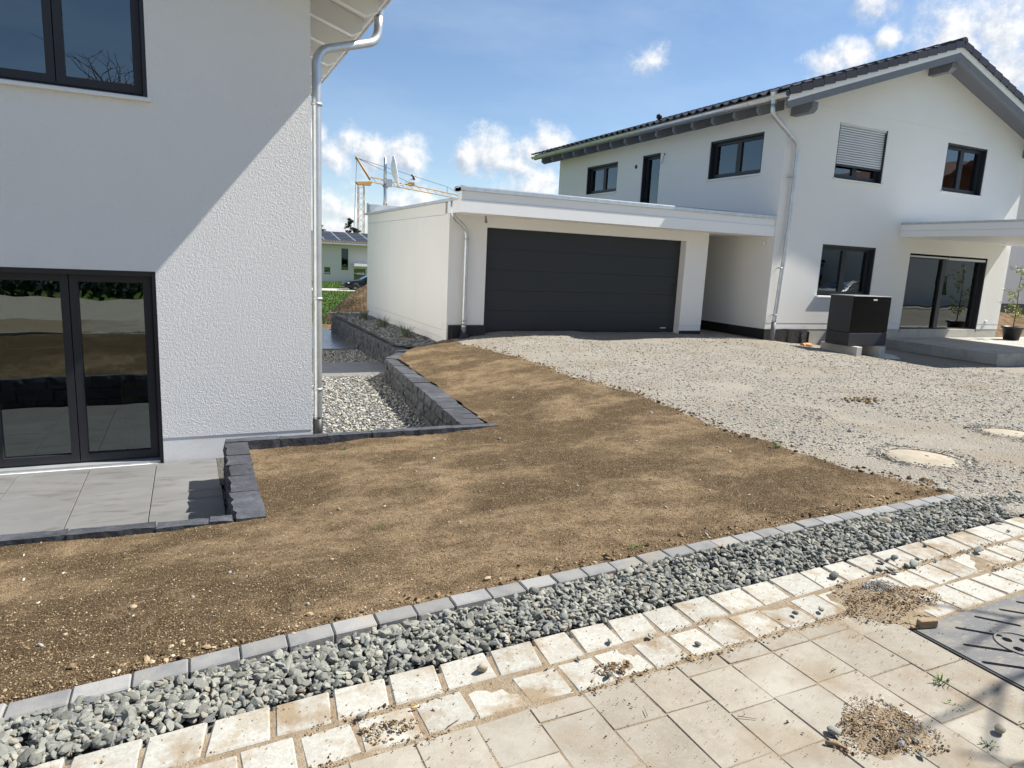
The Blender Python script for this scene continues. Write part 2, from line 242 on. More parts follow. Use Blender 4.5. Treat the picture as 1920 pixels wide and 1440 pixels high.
# ---------------------------------------------------------------- object helpers
def tag(o, label=None, cat=None, group=None, kind=None):
    if label: o['label'] = label
    if cat: o['category'] = cat
    if group: o['group'] = group
    if kind: o['kind'] = kind
    return o
def thing(name, label, cat, loc=(0, 0, 0), group=None, rz=0):
    o = bpy.data.objects.new(name, None); o.empty_display_size = .2; COL.objects.link(o); o.location = loc; o.rotation_euler = (0, 0, rz)
    return tag(o, label, cat, group)
def link(name, me, parent=None, loc=None, rot=None):
    o = bpy.data.objects.new(name, me); COL.objects.link(o)
    if parent is not None: o.parent = parent
    if loc is not None: o.location = loc
    if rot is not None: o.rotation_euler = rot
    return o
def copy_tree(root, parent=None):
    c = root.copy(); COL.objects.link(c)
    if parent is not None: c.parent = parent
    for ch in list(root.children): copy_tree(ch, c)
    return c
class MB:
    def __init__(s): s.v = []; s.f = []; s.sm = []
    def add(s, vs, fs, smooth=False):
        b = len(s.v); s.v += [tuple(v) for v in vs]; s.f += [tuple(i+b for i in f) for f in fs]; s.sm += [smooth]*len(fs); return s
    def box(s, x0, x1, y0, y1, z0, z1):
        if x0 > x1: x0, x1 = x1, x0
        if y0 > y1: y0, y1 = y1, y0
        if z0 > z1: z0, z1 = z1, z0
        return s.add([(x0,y0,z0),(x1,y0,z0),(x1,y1,z0),(x0,y1,z0),(x0,y0,z1),(x1,y0,z1),(x1,y1,z1),(x0,y1,z1)],
              [(0,3,2,1),(4,5,6,7),(0,1,5,4),(1,2,6,5),(2,3,7,6),(3,0,4,7)])
    def hexa(s, lo, hi):   # 4 bottom, 4 top points
        return s.add(list(lo)+list(hi), [(0,3,2,1),(4,5,6,7),(0,1,5,4),(1,2,6,5),(2,3,7,6),(3,0,4,7)])
    def prism(s, poly, axis, a, b):
        """closed polygon (2D, the two other axes in xyz order) pushed from a to b along axis"""
        n = len(poly)
        def P(p, t): return {'x': (t, p[0], p[1]), 'y': (p[0], t, p[1]), 'z': (p[0], p[1], t)}[axis]
        vs = [P(p, a) for p in poly]+[P(p, b) for p in poly]
        fs = [tuple(range(n)), tuple(range(2*n-1, n-1, -1))]+[(i, i+n, (i+1) % n+n, (i+1) % n) for i in range(n)]
        return s.add(vs, fs)
    def tube(s, pts, r, n=10, caps=True, smooth=True):
        pts = [Vector(p) for p in pts]; rs = r if isinstance(r, (list, tuple)) else [r]*len(pts)
        vs = []; prev = None
        for i, p in enumerate(pts):
            t = (pts[min(i+1, len(pts)-1)]-pts[max(i-1, 0)]).normalized()
            if prev is None:
                a = Vector((0, 0, 1)) if abs(t.z) < .9 else Vector((1, 0, 0)); u = t.cross(a).normalized()
            else: u = (prev-t*prev.dot(t)).normalized()
            prev = u; w = t.cross(u)
            for k in range(n):
                q = 2*PI*k/n; vs.append(p+(u*math.cos(q)+w*math.sin(q))*rs[i])
        fs = []
        for i in range(len(pts)-1):
            for k in range(n): fs.append((i*n+k, i*n+(k+1) % n, (i+1)*n+(k+1) % n, (i+1)*n+k))
        s.add(vs, fs, smooth)
        if caps:
            b = len(s.v)-len(vs); s.f.append(tuple(b+k for k in range(n-1, -1, -1))); s.f.append(tuple(b+(len(pts)-1)*n+k for k in range(n))); s.sm += [False]*2
        return s
    def lathe(s, prof, n=20, c=(0, 0, 0), smooth=True):
        vs = [(c[0]+r*math.cos(2*PI*k/n), c[1]+r*math.sin(2*PI*k/n), c[2]+z) for r, z in prof for k in range(n)]
        fs = [(i*n+k, i*n+(k+1) % n, (i+1)*n+(k+1) % n, (i+1)*n+k) for i in range(len(prof)-1) for k in range(n)]
        return s.add(vs, fs, smooth)
    def mesh(s, name, m, bevel=0):
        me = bpy.data.meshes.new(name); me.from_pydata(s.v, [], s.f)
        me.polygons.foreach_set('use_smooth', s.sm)
        bm = bmesh.new(); bm.from_mesh(me)
        bmesh.ops.recalc_face_normals(bm, faces=bm.faces)
        if bevel: bmesh.ops.bevel(bm, geom=list(bm.edges), offset=bevel, segments=1, affect='EDGES', clamp_overlap=True)
        bm.to_mesh(me); bm.free()
        if m: me.materials.append(M[m])
        return me
    def build(s, name, m, parent=None, bevel=0, loc=None, rot=None):
        return link(name, s.mesh(name, m, bevel), parent, loc, rot)
def mesh_np(name, V, F, m, smooth=False):
    """fast mesh from numpy arrays; F is (n,3) or (n,4)"""
    me = bpy.data.meshes.new(name); nv, (nf, k) = len(V), F.shape
    me.vertices.add(nv); me.vertices.foreach_set('co', V.astype(np.float32).ravel())
    me.loops.add(nf*k); me.loops.foreach_set('vertex_index', F.astype(np.int32).ravel())
    me.polygons.add(nf); me.polygons.foreach_set('loop_start', np.arange(nf, dtype=np.int32)*k); me.polygons.foreach_set('loop_total', np.full(nf, k, np.int32))
    me.polygons.foreach_set('use_smooth', np.full(nf, smooth)); me.update(calc_edges=True); me.materials.append(M[m]); return me
def vnoise(x, y, seed=0):
    """value noise, vectorised"""
    x = np.asarray(x, float); y = np.asarray(y, float)
    xi = np.floor(x).astype(np.int64); yi = np.floor(y).astype(np.int64); fx = x-xi; fy = y-yi
    def h(a, b):
        n = (a*374761393+b*668265263+seed*974634211) & 0xffffffff; n = ((n ^ (n >> 13))*1274126177) & 0xffffffff
        return ((n ^ (n >> 16)) & 0xffff)/65535.
    u = fx*fx*(3-2*fx); v = fy*fy*(3-2*fy)
    return (h(xi, yi)*(1-u)+h(xi+1, yi)*u)*(1-v)+(h(xi, yi+1)*(1-u)+h(xi+1, yi+1)*u)*v
def fbm(x, y, seed=0, oct=4):
    o = 0; a = .5
    for k in range(oct): o = o+a*vnoise(x*2**k, y*2**k, seed+k); a *= .5
    return o
def ico(sub):
    bm = bmesh.new(); bmesh.ops.create_icosphere(bm, subdivisions=sub, radius=1); bm.verts.ensure_lookup_table()
    V = np.array([v.co[:] for v in bm.verts]); F = np.array([[v.index for v in f.verts] for f in bm.faces]); bm.free(); return V, F
ICO1, ICO2 = ico(1), ico(2)
OCT = (np.array([(1,0,0),(-1,0,0),(0,1,0),(0,-1,0),(0,0,1),(0,0,-1)], float), np.array([(0,2,4),(2,1,4),(1,3,4),(3,0,4),(2,0,5),(1,2,5),(3,1,5),(0,3,5)]))
def stone_shapes(n, base=ICO1, rough=.28, seed=1, cuts=3):
    g = np.random.default_rng(seed); out = []
    for _ in range(n):
        V = base[0].copy(); V = V*(1+g.normal(0, rough, (len(V), 1))*.6)
        for _c in range(cuts):   # broken facets
            d = g.normal(size=3); d /= np.linalg.norm(d); t = V@d; cut = g.uniform(.45, .8); V = V-np.outer(np.maximum(t-cut, 0), d)
        V = V*np.array([1.12, g.uniform(.55, .95), g.uniform(.38, .72)]); out.append(V)
    return out
def rot_mats(n, g, tilt=1.0):
    a = g.uniform(0, 2*PI, n); b = g.normal(0, .45*tilt, n); c = g.normal(0, .45*tilt, n)
    ca, sa, cb, sb, cc, sc = np.cos(a), np.sin(a), np.cos(b), np.sin(b), np.cos(c), np.sin(c); o = np.zeros(n); i = np.ones(n)
    Rz = np.stack([np.stack([ca, -sa, o], -1), np.stack([sa, ca, o], -1), np.stack([o, o, i], -1)], -2)
    Rx = np.stack([np.stack([i, o, o], -1), np.stack([o, cb, -sb], -1), np.stack([o, sb, cb], -1)], -2)
    Ry = np.stack([np.stack([cc, o, sc], -1), np.stack([o, i, o], -1), np.stack([-sc, o, cc], -1)], -2)
    return Rz@Rx@Ry
def scatter(name, P, size, m, base=ICO1, seed=3, rough=.28, parent=None, smooth=False, tilt=1.0, cuts=3):
    g = np.random.default_rng(seed); S = np.array(stone_shapes(14, base, rough, seed, cuts)); n = len(P)
    V = S[g.integers(0, len(S), n)]*np.asarray(size)[:, None, None]
    V = np.einsum('nij,nkj->nki', rot_mats(n, g, tilt), V)+P[:, None, :]
    nv = V.shape[1]; F = (base[1][None]+(np.arange(n)*nv)[:, None, None]).reshape(-1, 3)
    return tag(link(name, mesh_np(name, V.reshape(-1, 3), F, m, smooth), parent), kind='stuff')
def in_poly(x, y, poly):
    c = np.zeros(np.shape(x), bool); n = len(poly)
    for i in range(n):
        (x1, y1), (x2, y2) = poly[i], poly[(i+1) % n]
        if y1 == y2: continue
        c ^= ((y1 > y) != (y2 > y)) & (x < (x2-x1)*(y-y1)/(y2-y1)+x1)
    return c

# ---------------------------------------------------------------- terrain height of the upper ground
CP = np.array([(-6,2.4,-1.62),(-1.5,2.55,-1.59),(0,2.7,-1.58),(2,2.9,-1.58),(4,2.98,-1.58),(5.2,3.0,-1.58),
(-6,4.9,-1.97),(-3,4.9,-1.95),(-1,5.0,-1.94),(.2,5.0,-1.94),(.5,5.3,-1.9),(.5,6.2,-1.91),(1,6.85,-1.95),(2,6.8,-1.93),(3,6.75,-1.9),(3.4,7.5,-1.88),(3.45,9,-1.86),(3.5,10.5,-1.84),(3.6,12,-1.84),(4.0,12.9,-1.78),(4.7,13.0,-1.68),
(-4,3.7,-1.8),(0,4,-1.78),(2,5,-1.78),(4,5,-1.68),(3.6,6.0,-1.82),(4.5,8,-1.68),(4.2,10,-1.72),(4.3,11.5,-1.7),
(5,5,-1.63),(5,8,-1.63),(5.2,11.5,-1.6),(6,13.35,-1.52),(8.5,13.35,-1.52),(11,13.35,-1.54),(5.8,12.7,-1.61),(8.5,12.7,-1.61),(11,12.7,-1.60),(12.5,12.3,-1.6),(12,15,-1.58),(14,12.2,-1.75),(13.7,10.9,-1.79),(16.5,11.5,-1.87),(16.3,9.2,-1.88),(18,8,-1.9),(10,8,-1.7),(8,4,-1.63),(7,8,-1.65),(6,3.2,-1.59),(8,2.6,-1.6),(12,2.6,-1.64),(12,5,-1.73),(20,5,-1.9),(25,10,-1.8),(30,14,-1.6),(25,2.6,-1.7),(9,11,-1.62)], float)
def _kern(d): return np.sqrt(d*d+.36)
def _fit():
    n = len(CP); A = np.zeros((n+3, n+3)); A[:n, :n] = _kern(np.linalg.norm(CP[:, None, :2]-CP[None, :, :2], axis=2))-.15*np.eye(n)
    A[:n, n] = 1; A[:n, n+1:] = CP[:, :2]; A[n:, :n] = A[:n, n:].T
    return np.linalg.solve(A, np.r_[CP[:, 2], 0, 0, 0])
_HW = _fit()
def hgt(x, y):
    x = np.asarray(x, float); y = np.asarray(y, float); n = len(CP); o = _HW[n]+_HW[n+1]*x+_HW[n+2]*y
    for k in range(n): o = o+_HW[k]*_kern(np.hypot(x-CP[k, 0], y-CP[k, 1]))
    return o
def grid_sheet(name, x0, x1, y0, y1, st, zf, m, keep=None, smooth=True):
    xs = np.arange(x0, x1+st*.5, st); ys = np.arange(y0, y1+st*.5, st); X, Y = np.meshgrid(xs, ys); nx = len(xs)
    Z = zf(X, Y); V = np.stack([X, Y, Z], -1).reshape(-1, 3)
    i, j = np.meshgrid(np.arange(len(ys)-1), np.arange(nx-1), indexing='ij'); a = (i*nx+j)
    F = np.stack([a, a+1, a+nx+1, a+nx], -1)
    if keep is not None: F = F[keep((X[:-1, :-1]+X[1:, 1:])/2, (Y[:-1, :-1]+Y[1:, 1:])/2)]
    F = F.reshape(-1, 4); used = np.unique(F); mp = np.full(len(V), -1); mp[used] = np.arange(len(used))
    return link(name, mesh_np(name, V[used], mp[F], m, smooth))

# ================================================================ THE GROUND
def ground_z(y): return np.interp(y, [-900, 1.9, 2.2, 20.4, 28, 65, 90, 1500], [-1.78, -1.78, -2.62, -2.62, -2.75, -3.38, -3.68, -3.9])
gy = np.array([-900, -200, -60, -20, 1.9, 2.2, 8, 14, 20.4, 22, 25, 28, 34, 40, 46, 52, 58, 65, 75, 90, 150, 400, 1500.]); gx = np.array([-1200, -300, -80, -30, -10, 0, 3, 6, 9, 12, 16, 20, 30, 50, 90, 300, 1200.])
GX, GY = np.meshgrid(gx, gy); GV = np.stack([GX, GY, ground_z(GY)], -1).reshape(-1, 3); nx = len(gx)
i, j = np.meshgrid(np.arange(len(gy)-1), np.arange(nx-1), indexing='ij'); a = i*nx+j
tag(link('ground', mesh_np('ground', GV, np.stack([a, a+1, a+nx+1, a+nx], -1).reshape(-1, 4), 'grass_ground')), kind='structure')
SOIL_EDGE = [(5.27,3.02),(5.19,3.31),(5.05,3.59),(4.98,3.95),(4.99,4.62),(5.14,5.6),(5.27,6.83),(5.2,7.69),(5.06,9.86),(4.9,11.84),(4.86,12.5)]
ey = np.array([p[1] for p in SOIL_EDGE]); ex = np.array([p[0] for p in SOIL_EDGE])
def edge_x(y): return np.interp(y, ey, ex)+(fbm(np.asarray(y)*3, np.asarray(y)*0+2.3, 5)-.47)*.30
def drive_z(X, Y):
    z = hgt(X, Y)+(fbm(X*.9, Y*.9, 11)-.47)*.05+(fbm(X*9, Y*9, 12)-.47)*.012-.016*np.exp(-((X-7.6-.12*(Y-8))/.28)**2)-.016*np.exp(-((X-9.4-.12*(Y-8))/.28)**2)
    return z-np.clip((edge_x(Y)-.10-X)*1.2, 0, .35)      # dives under the soil bed
tag(grid_sheet('gravel_drive', 4.55, 26, 2.35, 16.4, .07, drive_z, 'drive', lambda X, Y: ((X > 4.70) | (Y < 13.25)) & (Y > 2.30+.0545*X) & ((Y < 13.5) | ((X > 11.2) & (X < 13.0)))), kind='structure')
tag(grid_sheet('gravel_yard', 25.9, 50, -.2, 12.3, .4, lambda X, Y: np.interp(Y, [-.2, 2.4, 4], [-1.64, -1.66, -1.84])+(fbm(X*.5, Y*.5, 14)-.47)*.1, 'drive'), kind='structure')
KX = np.array([-6.5, -5.2, -2.2, -.232, .49, 1.23, 2.19, 3.5, 5.13, 6]); KY = np.array([1.9, 2.05, 2.40, 2.603, 2.707, 2.767, 2.84, 2.93, 2.99, 2.99])
SOIL_POLY = [(-6.5, 1.85), (-.4, 2.56), (.5, 2.66), (1.2, 2.72), (2.2, 2.80), (3.5, 2.89), (5.05, 2.95), (5.6, 2.96), (5.8, 8), (5.6, 12.2), (5.3, 13.0), (4.66, 13.18), (3.85, 12.75), (3.35, 11.9), (3.1, 7.0), (.40, 6.95), (.34, 4.95), (-6.5, 5.05)]
def soil_z(X, Y):
    z = hgt(X, Y)+.012+(fbm(X*1.7, Y*1.7, 21)-.47)*.07+(fbm(X*7, Y*7, 22)-.47)*.024+(fbm(X*30, Y*30, 23, 3)-.44)*.012-np.clip((np.interp(X, KX, KY)+.062-Y)*.9, 0, .12)
    return z-np.clip((X-edge_x(Y)+.05)*.55, 0, .3)
tag(grid_sheet('soil_bed', -6.4, 5.8, 1.95, 13.2, .03, soil_z, 'soil', lambda X, Y: in_poly(X, Y, SOIL_POLY)), kind='structure')
# crumbs and pebbles in the soil
def soil_pts(n, seed, near=True):
    g = np.random.default_rng(seed); X = g.uniform(-1.4, 5.25, n*3); Y = 2.6+(g.uniform(0, 1, n*3)**1.8)*10.3
    k = in_poly(X, Y, SOIL_POLY) & (X < edge_x(Y)+.06); X, Y = X[k][:n], Y[k][:n]; return X, Y, g
X, Y, g = soil_pts(90000, 31); s = np.minimum(g.gamma(2.2, .0009, len(X))+.0014, .0065)
scatter('soil_crumbs', np.stack([X, Y, soil_z(X, Y)+s*.25], -1), s, 'crumb', OCT, 31)
X, Y, g = soil_pts(190, 32); s = g.gamma(2.0, .003, len(X))+.004
scatter('soil_pebbles', np.stack([X, Y, soil_z(X, Y)+s*.2], -1), s, 'pebble', ICO1, 32, .15, smooth=True)
# clods along the beds' edges
g = np.random.default_rng(33); t = g.uniform(3.1, 12.3, 800); X = edge_x(t)+g.normal(.0, .07, 800); s = g.gamma(2.2, .004, 800)+.003
tX = g.uniform(-.5, 5.1, 500); tY = np.interp(tX, [-1.5, .5, 2.2, 5.1], [2.52, 2.75, 2.90, 3.05])+np.abs(g.normal(.03, .06, 500)); X = np.r_[X, tX]; t = np.r_[t, tY]; s = np.r_[s, g.gamma(2, .003, 500)+.002]
scatter('soil_clods', np.stack([X, t, np.maximum(soil_z(X, t), drive_z(X, t))+s*.3], -1), s, 'crumb', ICO1, 33, .4)
# loose gravel on the drive, denser and coarser towards the street
def drive_pts(n, seed):
    g = np.random.default_rng(seed); dist = 3.2+(g.uniform(0, 1, n)**1.55)*15; az = g.uniform(math.radians(18), math.radians(66), n)
    X = dist*np.sin(az); Y = dist*np.cos(az); k = (X > edge_x(Y)-.02) & (Y > np.interp(X, [4, 5.05, 5.5, 6.3, 20], [3.0, 2.95, 2.83, 2.68, 3.4])) & (Y < 13.0) & ~((X > 12.6) & (Y > 12.3)) & ~((X > 16.9) & (Y > 9.3)) & (g.uniform(size=n) > np.clip((fbm(X*.55, Y*.8, 43)-.50)*7, 0, .93)); return X[k], Y[k], g
X, Y, g = drive_pts(74000, 41); s = g.gamma(2.4, .0026, len(X))+.0032; s = s*np.interp(np.hypot(X, Y), [3, 7, 14], [1.15, .95, 1.05])
scatter('drive_gravel', np.stack([X, Y, drive_z(X, Y)+s*.22], -1), s, 'drive_stone', ICO1, 41, .25, tilt=.6)

# ---------------------------------------------------------------- sunk yard: terrace, gravel beds, slabs
YZ = -2.27
tag(MB().box(-4.7, 1.4, 4.9, 7.9, -2.6, -2.335).build('terrace_bed', 'yard_base'), kind='structure')
terrace = tag(MB().box(-4.65, .27, 4.95, 7.84, -2.45, -2.322).build('terrace', 'joint'), kind='structure')
tx = [-4.583, -3.983, -3.383, -2.783, -2.183, -1.583, -.983, -.383, .217]; ty = [7.83, 7.23, 6.60, 6.0, 5.4, 4.98]
for a, b in zip(tx, tx[1:]):
    for c, d in zip(ty, ty[1:]):
        MB().box(a+.003, b-.003, d+.003, c-.003, -.04, 0).build('slab', 'slab', terrace, .003, (0, 0, -2.288+random.uniform(-.001, .001)))
tag(grid_sheet('pebble_yard', .2, 5.0, 6.9, 20.6, .2, lambda X, Y: X*0+YZ-.015, 'yard_base', None), kind='structure')
path = tag(MB().box(1.3, 3.72, 12.55, 14.2, -2.4, -2.262).build('garden_path', 'joint'), kind='structure')
for i in range(4):
    for j in range(2): MB().box(1.3+i*.605+.003, 1.3+(i+1)*.605-.003, 12.56+j*.815+.003, 12.56+(j+1)*.815-.003, -.04, 0).build('slab', 'slab', path, .003, (0, 0, -2.258+random.uniform(-.001, .002)))
patio = tag(MB().box(1.3, 3.62, 16.1, 20.55, -2.4, -2.262).build('rear_patio', 'joint'), kind='structure')
for i in range(4):
    for j in range(7): MB().box(1.24+i*.6+.003, 1.24+(i+1)*.6-.003, 16.12+j*.63+.003, 16.12+(j+1)*.63-.003, -.04, 0).build('slab', 'slab_wet', patio, .003, (0, 0, -2.24+random.uniform(-.001, .002)))
g = np.random.default_rng(51); n = 21000; X = g.uniform(1.2, 3.75, n); Y = np.r_[g.uniform(7.0, 12.55, n*3//4), g.uniform(14.2, 16.1, n-n*3//4)]; s = g.gamma(4, .0032, n)+.003
scatter('yard_pebbles', np.stack([X, Y, np.full(n, YZ)+g.uniform(-.01, .006, n)], -1), s, 'yard_stone', ICO1, 51, .15, smooth=True, tilt=.6)
tag(grid_sheet('planting_bed', 3.7, 4.76, 12.75, 21.0, .15, lambda X, Y: -1.80-(X-3.8)*.0+(fbm(X*3, Y*3, 3)-.47)*.05, 'yard_base', lambda X, Y: X+.0 > 3.7+np.clip(13.4-Y, 0, 1)*.6), kind='structure')
n = 5200; X = g.uniform(3.8, 4.74, n); Y = g.uniform(12.9, 20.6, n); s = g.gamma(4, .005, n)+.004
k = X > 3.8+np.clip(13.4-Y, 0, 1)*.7; X, Y, s = X[k], Y[k], s[k]
scatter('bed_gravel', np.stack([X, Y, -1.795+(fbm(X*3, Y*3, 3)-.47)*.05], -1), s, 'bed_stone', ICO1, 52, .2)

# ---------------------------------------------------------------- street: setts, pavers, ballast strip, kerb
SZ = -1.6
tag(grid_sheet('street_bed', -7, 12, -.2, 3.1, .04, lambda X, Y: SZ-.0034+.0018*(Y > 1.935+.0417*X)+(fbm(X*9, Y*9, 91)-.47)*.005, 'joint', lambda X, Y: ~((X > 2.96) & (X < 4.32) & (Y > 1.24) & (Y < 1.85)) & (Y < 2.25+.05*X.clip(-7, 5)+(X > 6)*.5)), kind='structure')
tag(MB().box(-60, 80, -6.5, -.2, SZ-.3, SZ-.006).build('street', 'asphalt'), kind='structure')
def r1f(x): return 2.110+.049*x
def r1b(x): return 2.295+.0545*x
def r2f(x): return 1.925+.0417*x
def sheet_block(name, m, parent, q, z, bev, h=.08, jit=.004):
    """one paving block from its 4 ground corners, slightly uneven"""
    cx = sum(p[0] for p in q)/4; cy = sum(p[1] for p in q)/4; g = random.uniform
    lo = [(p[0]-cx+g(-jit, jit), p[1]-cy+g(-jit, jit), -h) for p in q]; hi = [(a[0], a[1], g(-.0025, .0025)) for a in lo]
    return MB().hexa(lo, hi).build(name, m, parent, bev, (cx, cy, z+g(-.0012, .0015)))
setts = tag(MB().box(-3, 9, 1.9, 2.0, -1.75, -1.70).build('sett_border', 'joint'), kind='structure')
j1 = [-1.63,-1.42,-1.21,-1.0,-.80,-.6,-.4,-.195,0.0,.205,.415,.62,.826,1.047,1.259,1.45,1.654,1.86,2.044,2.273,2.495,2.71,2.934,3.125,3.33,3.556,3.794,4.03,4.29,4.51,4.74,4.97,5.2,5.43,5.66,5.9,6.13,6.36,6.6,6.83,7.07,7.3,7.54,7.77,8.0,8.24,8.5]
for a, b in zip(j1, j1[1:]):
    g_ = random.uniform(.004, .011); sk = .022*random.uniform(.5, 1.2)
    sheet_block('sett', 'granite', setts, [(a+g_-sk*.5, r1f(a)+random.uniform(.004, .02)), (b-g_-sk*.5, r1f(b)+random.uniform(.004, .02)), (b-g_+sk*.5, r1b(b)), (a+g_+sk*.5, r1b(a))], SZ+.004, .006, jit=.006)
x = -1.6
while x < 8.3:
    w = random.uniform(.175, .215); a, b = x, x+w; x = b; g_ = random.uniform(.003, .008)
    sheet_block('sett', 'granite', setts, [(a+g_, r2f(a)+.012), (b-g_, r2f(b)+.012), (b-g_, r1f(b)-.012), (a+g_, r1f(a)-.012)], SZ+.001, .005, jit=.007)
x = 3.19
while x < 8.3:
    w = random.uniform(.19, .23); a, b = x, x+w; x = b; g_ = random.uniform(.003, .008)
    sheet_block('sett', 'granite', setts, [(a+g_+.02, 1.850+.035*(a-2.98)), (b-g_+.02, 1.850+.035*(b-2.98)), (b-g_, r2f(b)-.010), (a+g_, r2f(a)-.010)], SZ+.001, .005, jit=.006)
pavers = tag(MB().box(-3, 9, 0.0, .1, -1.75, -1.70).build('pavement', 'joint'), kind='structure')
pj = [-1.87,-1.64,-1.41,-1.18,-.95,-.72,-.49,-.26,-.03,.19,.405,.627,.849,1.066,1.293,1.52,1.745,1.97,2.212,2.446,2.715,2.97]
for k, (a, b) in enumerate(zip(pj, pj[1:])):
    y = (r2f((a+b)/2)-.008); first = True
    while y > -.1:
        l = random.choice((.235, .30, .30, .36)) if not first else random.choice((.09, .16, .23, .3)); first = False
        y1 = max(y-l, -.15); sl = .0417*(b-a)/2 if y > 1.8 else 0
        sheet_block('paver', 'paver', pavers, [(a+.003, y1+.003), (b-.003, y1+.003), (b-.003, y-.003+sl), (a+.003, y-.003-sl)], SZ, .0018, jit=.002); y = y1
for a, b in ((2.98, 3.22), (3.22, 3.46), (3.46, 3.7), (3.7, 3.94), (3.94, 4.18), (4.18, 4.42)):
    y = 1.235
    for l in (.24, .3, .24, .3, .24):
        sheet_block('paver', 'paver', pavers, [(a+.005, y-l+.005), (b-.005, y-l+.005), (b-.005, y-.004), (a+.005, y-.004)], SZ, .005, jit=.0025); y -= l
# kerb
kerb = thing('stone_edging', 'row of grey kerb stones between the soil bed and the dark gravel strip', 'stone edging', (0, 2.7, -1.6))
kp = [(-5.2, 2.05), (-2.2, 2.40), (-.232, 2.603), (.49, 2.707), (1.23, 2.767), (2.19, 2.84), (3.5, 2.93), (5.13, 2.99)]
kx = np.array([p[0] for p in kp]); ky = np.array([p[1] for p in kp])
def kerb_y(x): return float(np.interp(x, kx, ky))
x = -5.1
while x < 5.1:
    w = .187+random.uniform(-.006, .006); b = min(x+w, 5.13); y0, y1 = kerb_y(x), kerb_y(b); jz = random.uniform(-.004, .004); dy = random.uniform(-.004, .004)
    lo = [(x+.002, y0-.048+dy, -1.72), (b-.002, y1-.048+dy, -1.72), (b-.002, y1+.048+dy, -1.72), (x+.002, y0+.048+dy, -1.72)]
    cx, cy = (x+b)/2, (y0+y1)/2; ox = kerb.location
    MB().hexa([(p[0]-cx, p[1]-cy, p[2]+1.565) for p in lo], [(p[0]-cx, p[1]-cy, 0) for p in lo]).build('kerb_stone', 'kerb', kerb, .006, (cx-ox[0], cy-ox[1], -1.572+jz-ox[2])); x = b
# ballast strip: the largest stones one by one, the rest together
strip = tag(grid_sheet('gravel_strip', -7, 6.6, 1.9, 3.5, .05, lambda X, Y: X*0-1.625, 'yard_base', lambda X, Y: (Y > 2.27+.0545*X) & (Y < np.interp(X, [-7, -.2, 2.2, 5.1, 5.6, 6.3], [1.8, 2.6, 2.85, 3.0, 2.88, 2.68]))), kind='structure')
def strip_pts(n, seed):
    g = np.random.default_rng(seed); X = -1.3+(g.uniform(0, 1, n)**1.15)*7.55; lo = 2.312+.0545*X; hi = np.interp(X, [-3, -.2, 2.2, 5.05, 5.5, 6.3], [2.25, 2.535, 2.785, 2.93, 2.84, 2.66])
    Y = lo+(hi-lo)*g.uniform(0, 1, n); return X, Y, g
X, Y, g = strip_pts(9200, 61); s = np.clip(g.normal(.0165, .005, len(X)), .007, .030); Zs = np.interp(Y-2.312-.0545*X, [0, .22], [-1.604, -1.580])+.005*(X < 1.0)*np.clip((Y-2.312-.0545*X)*6, 0, 1)+g.uniform(-.014, .012, len(X))
big = np.argsort(-(s*(1+.4*(Zs > -1.602))/np.hypot(X, Y))*((Zs > -1.600)))[:300]; rest = np.setdiff1d(np.arange(len(X)), big)
scatter('stone', np.stack([X, Y, Zs], -1)[rest], s[rest], 'ballast', ICO2, 61, .13, strip, cuts=6)
BAL = [mesh_np('stone', V, ICO2[1], 'ballast_one') for V in stone_shapes(14, ICO2, .13, 62, 6)]
for q in big:
    o = link('stone', random.choice(BAL), strip, (X[q], Y[q], Zs[q]+.004), (random.gauss(0, .4), random.gauss(0, .4), random.uniform(0, 6.28))); o.scale = (s[q]*1.15,)*3

# ================================================================ RETAINING WALLS (split-stone blocks, each its own part)
def rough_block(parent, p, d, n, L, h, dep, ztop, m='block', rough=.008):
    """block of length L along d, depth dep along n (n points away from the visible face), top at ztop; the visible face is split stone"""
    nu, nv = max(3, int(L/.07)), 3; vs = []; fs = []
    for j in range(nv+1):
        for i in range(nu+1):
            u = L*i/nu; v = -h*j/nv; w = random.gauss(0, rough) if (0 < j < nv) else random.gauss(.004, rough*.7)
            vs.append((u+(.004 if i == 0 else -.004 if i == nu else random.gauss(0, .004)), w, v-(random.uniform(0, .005) if j == 0 else 0)))
    fr = lambda i, j: j*(nu+1)+i
    for j in range(nv):
        for i in range(nu): fs.append((fr(i, j), fr(i, j+1), fr(i+1, j+1), fr(i+1, j)))
    b = len(vs)
    for i in range(nu+1): vs.append((L*i/nu, dep+random.gauss(0, .004), random.gauss(-.002, .002)))
    for i in range(nu+1): vs.append((L*i/nu, dep, -h))
    for i in range(nu):
        fs.append((fr(i, 0), fr(i+1, 0), b+i+1, b+i)); fs.append((fr(i, nv), b+nu+1+i, b+nu+2+i, fr(i+1, nv))); fs.append((b+i, b+i+1, b+nu+2+i, b+nu+1+i))
    fs.append(tuple([fr(0, j) for j in range(nv, -1, -1)]+[b, b+nu+1])); fs.append(tuple([fr(nu, j) for j in range(nv+1)]+[b+2*nu+1, b+nu]))
    d = Vector((d[0], d[1], 0)); n = Vector((n[0], n[1], 0)); o = parent.location
    V = [Vector((p[0], p[1], ztop))+d*a+n*w+Vector((0, 0, c)) for a, w, c in vs]
    c0 = Vector((p[0], p[1], ztop))+d*L*.5+n*dep*.5
    mb = MB(); mb.add([v-c0 for v in V], fs); mb.build('stone_block', m, parent, 0, c0-o)
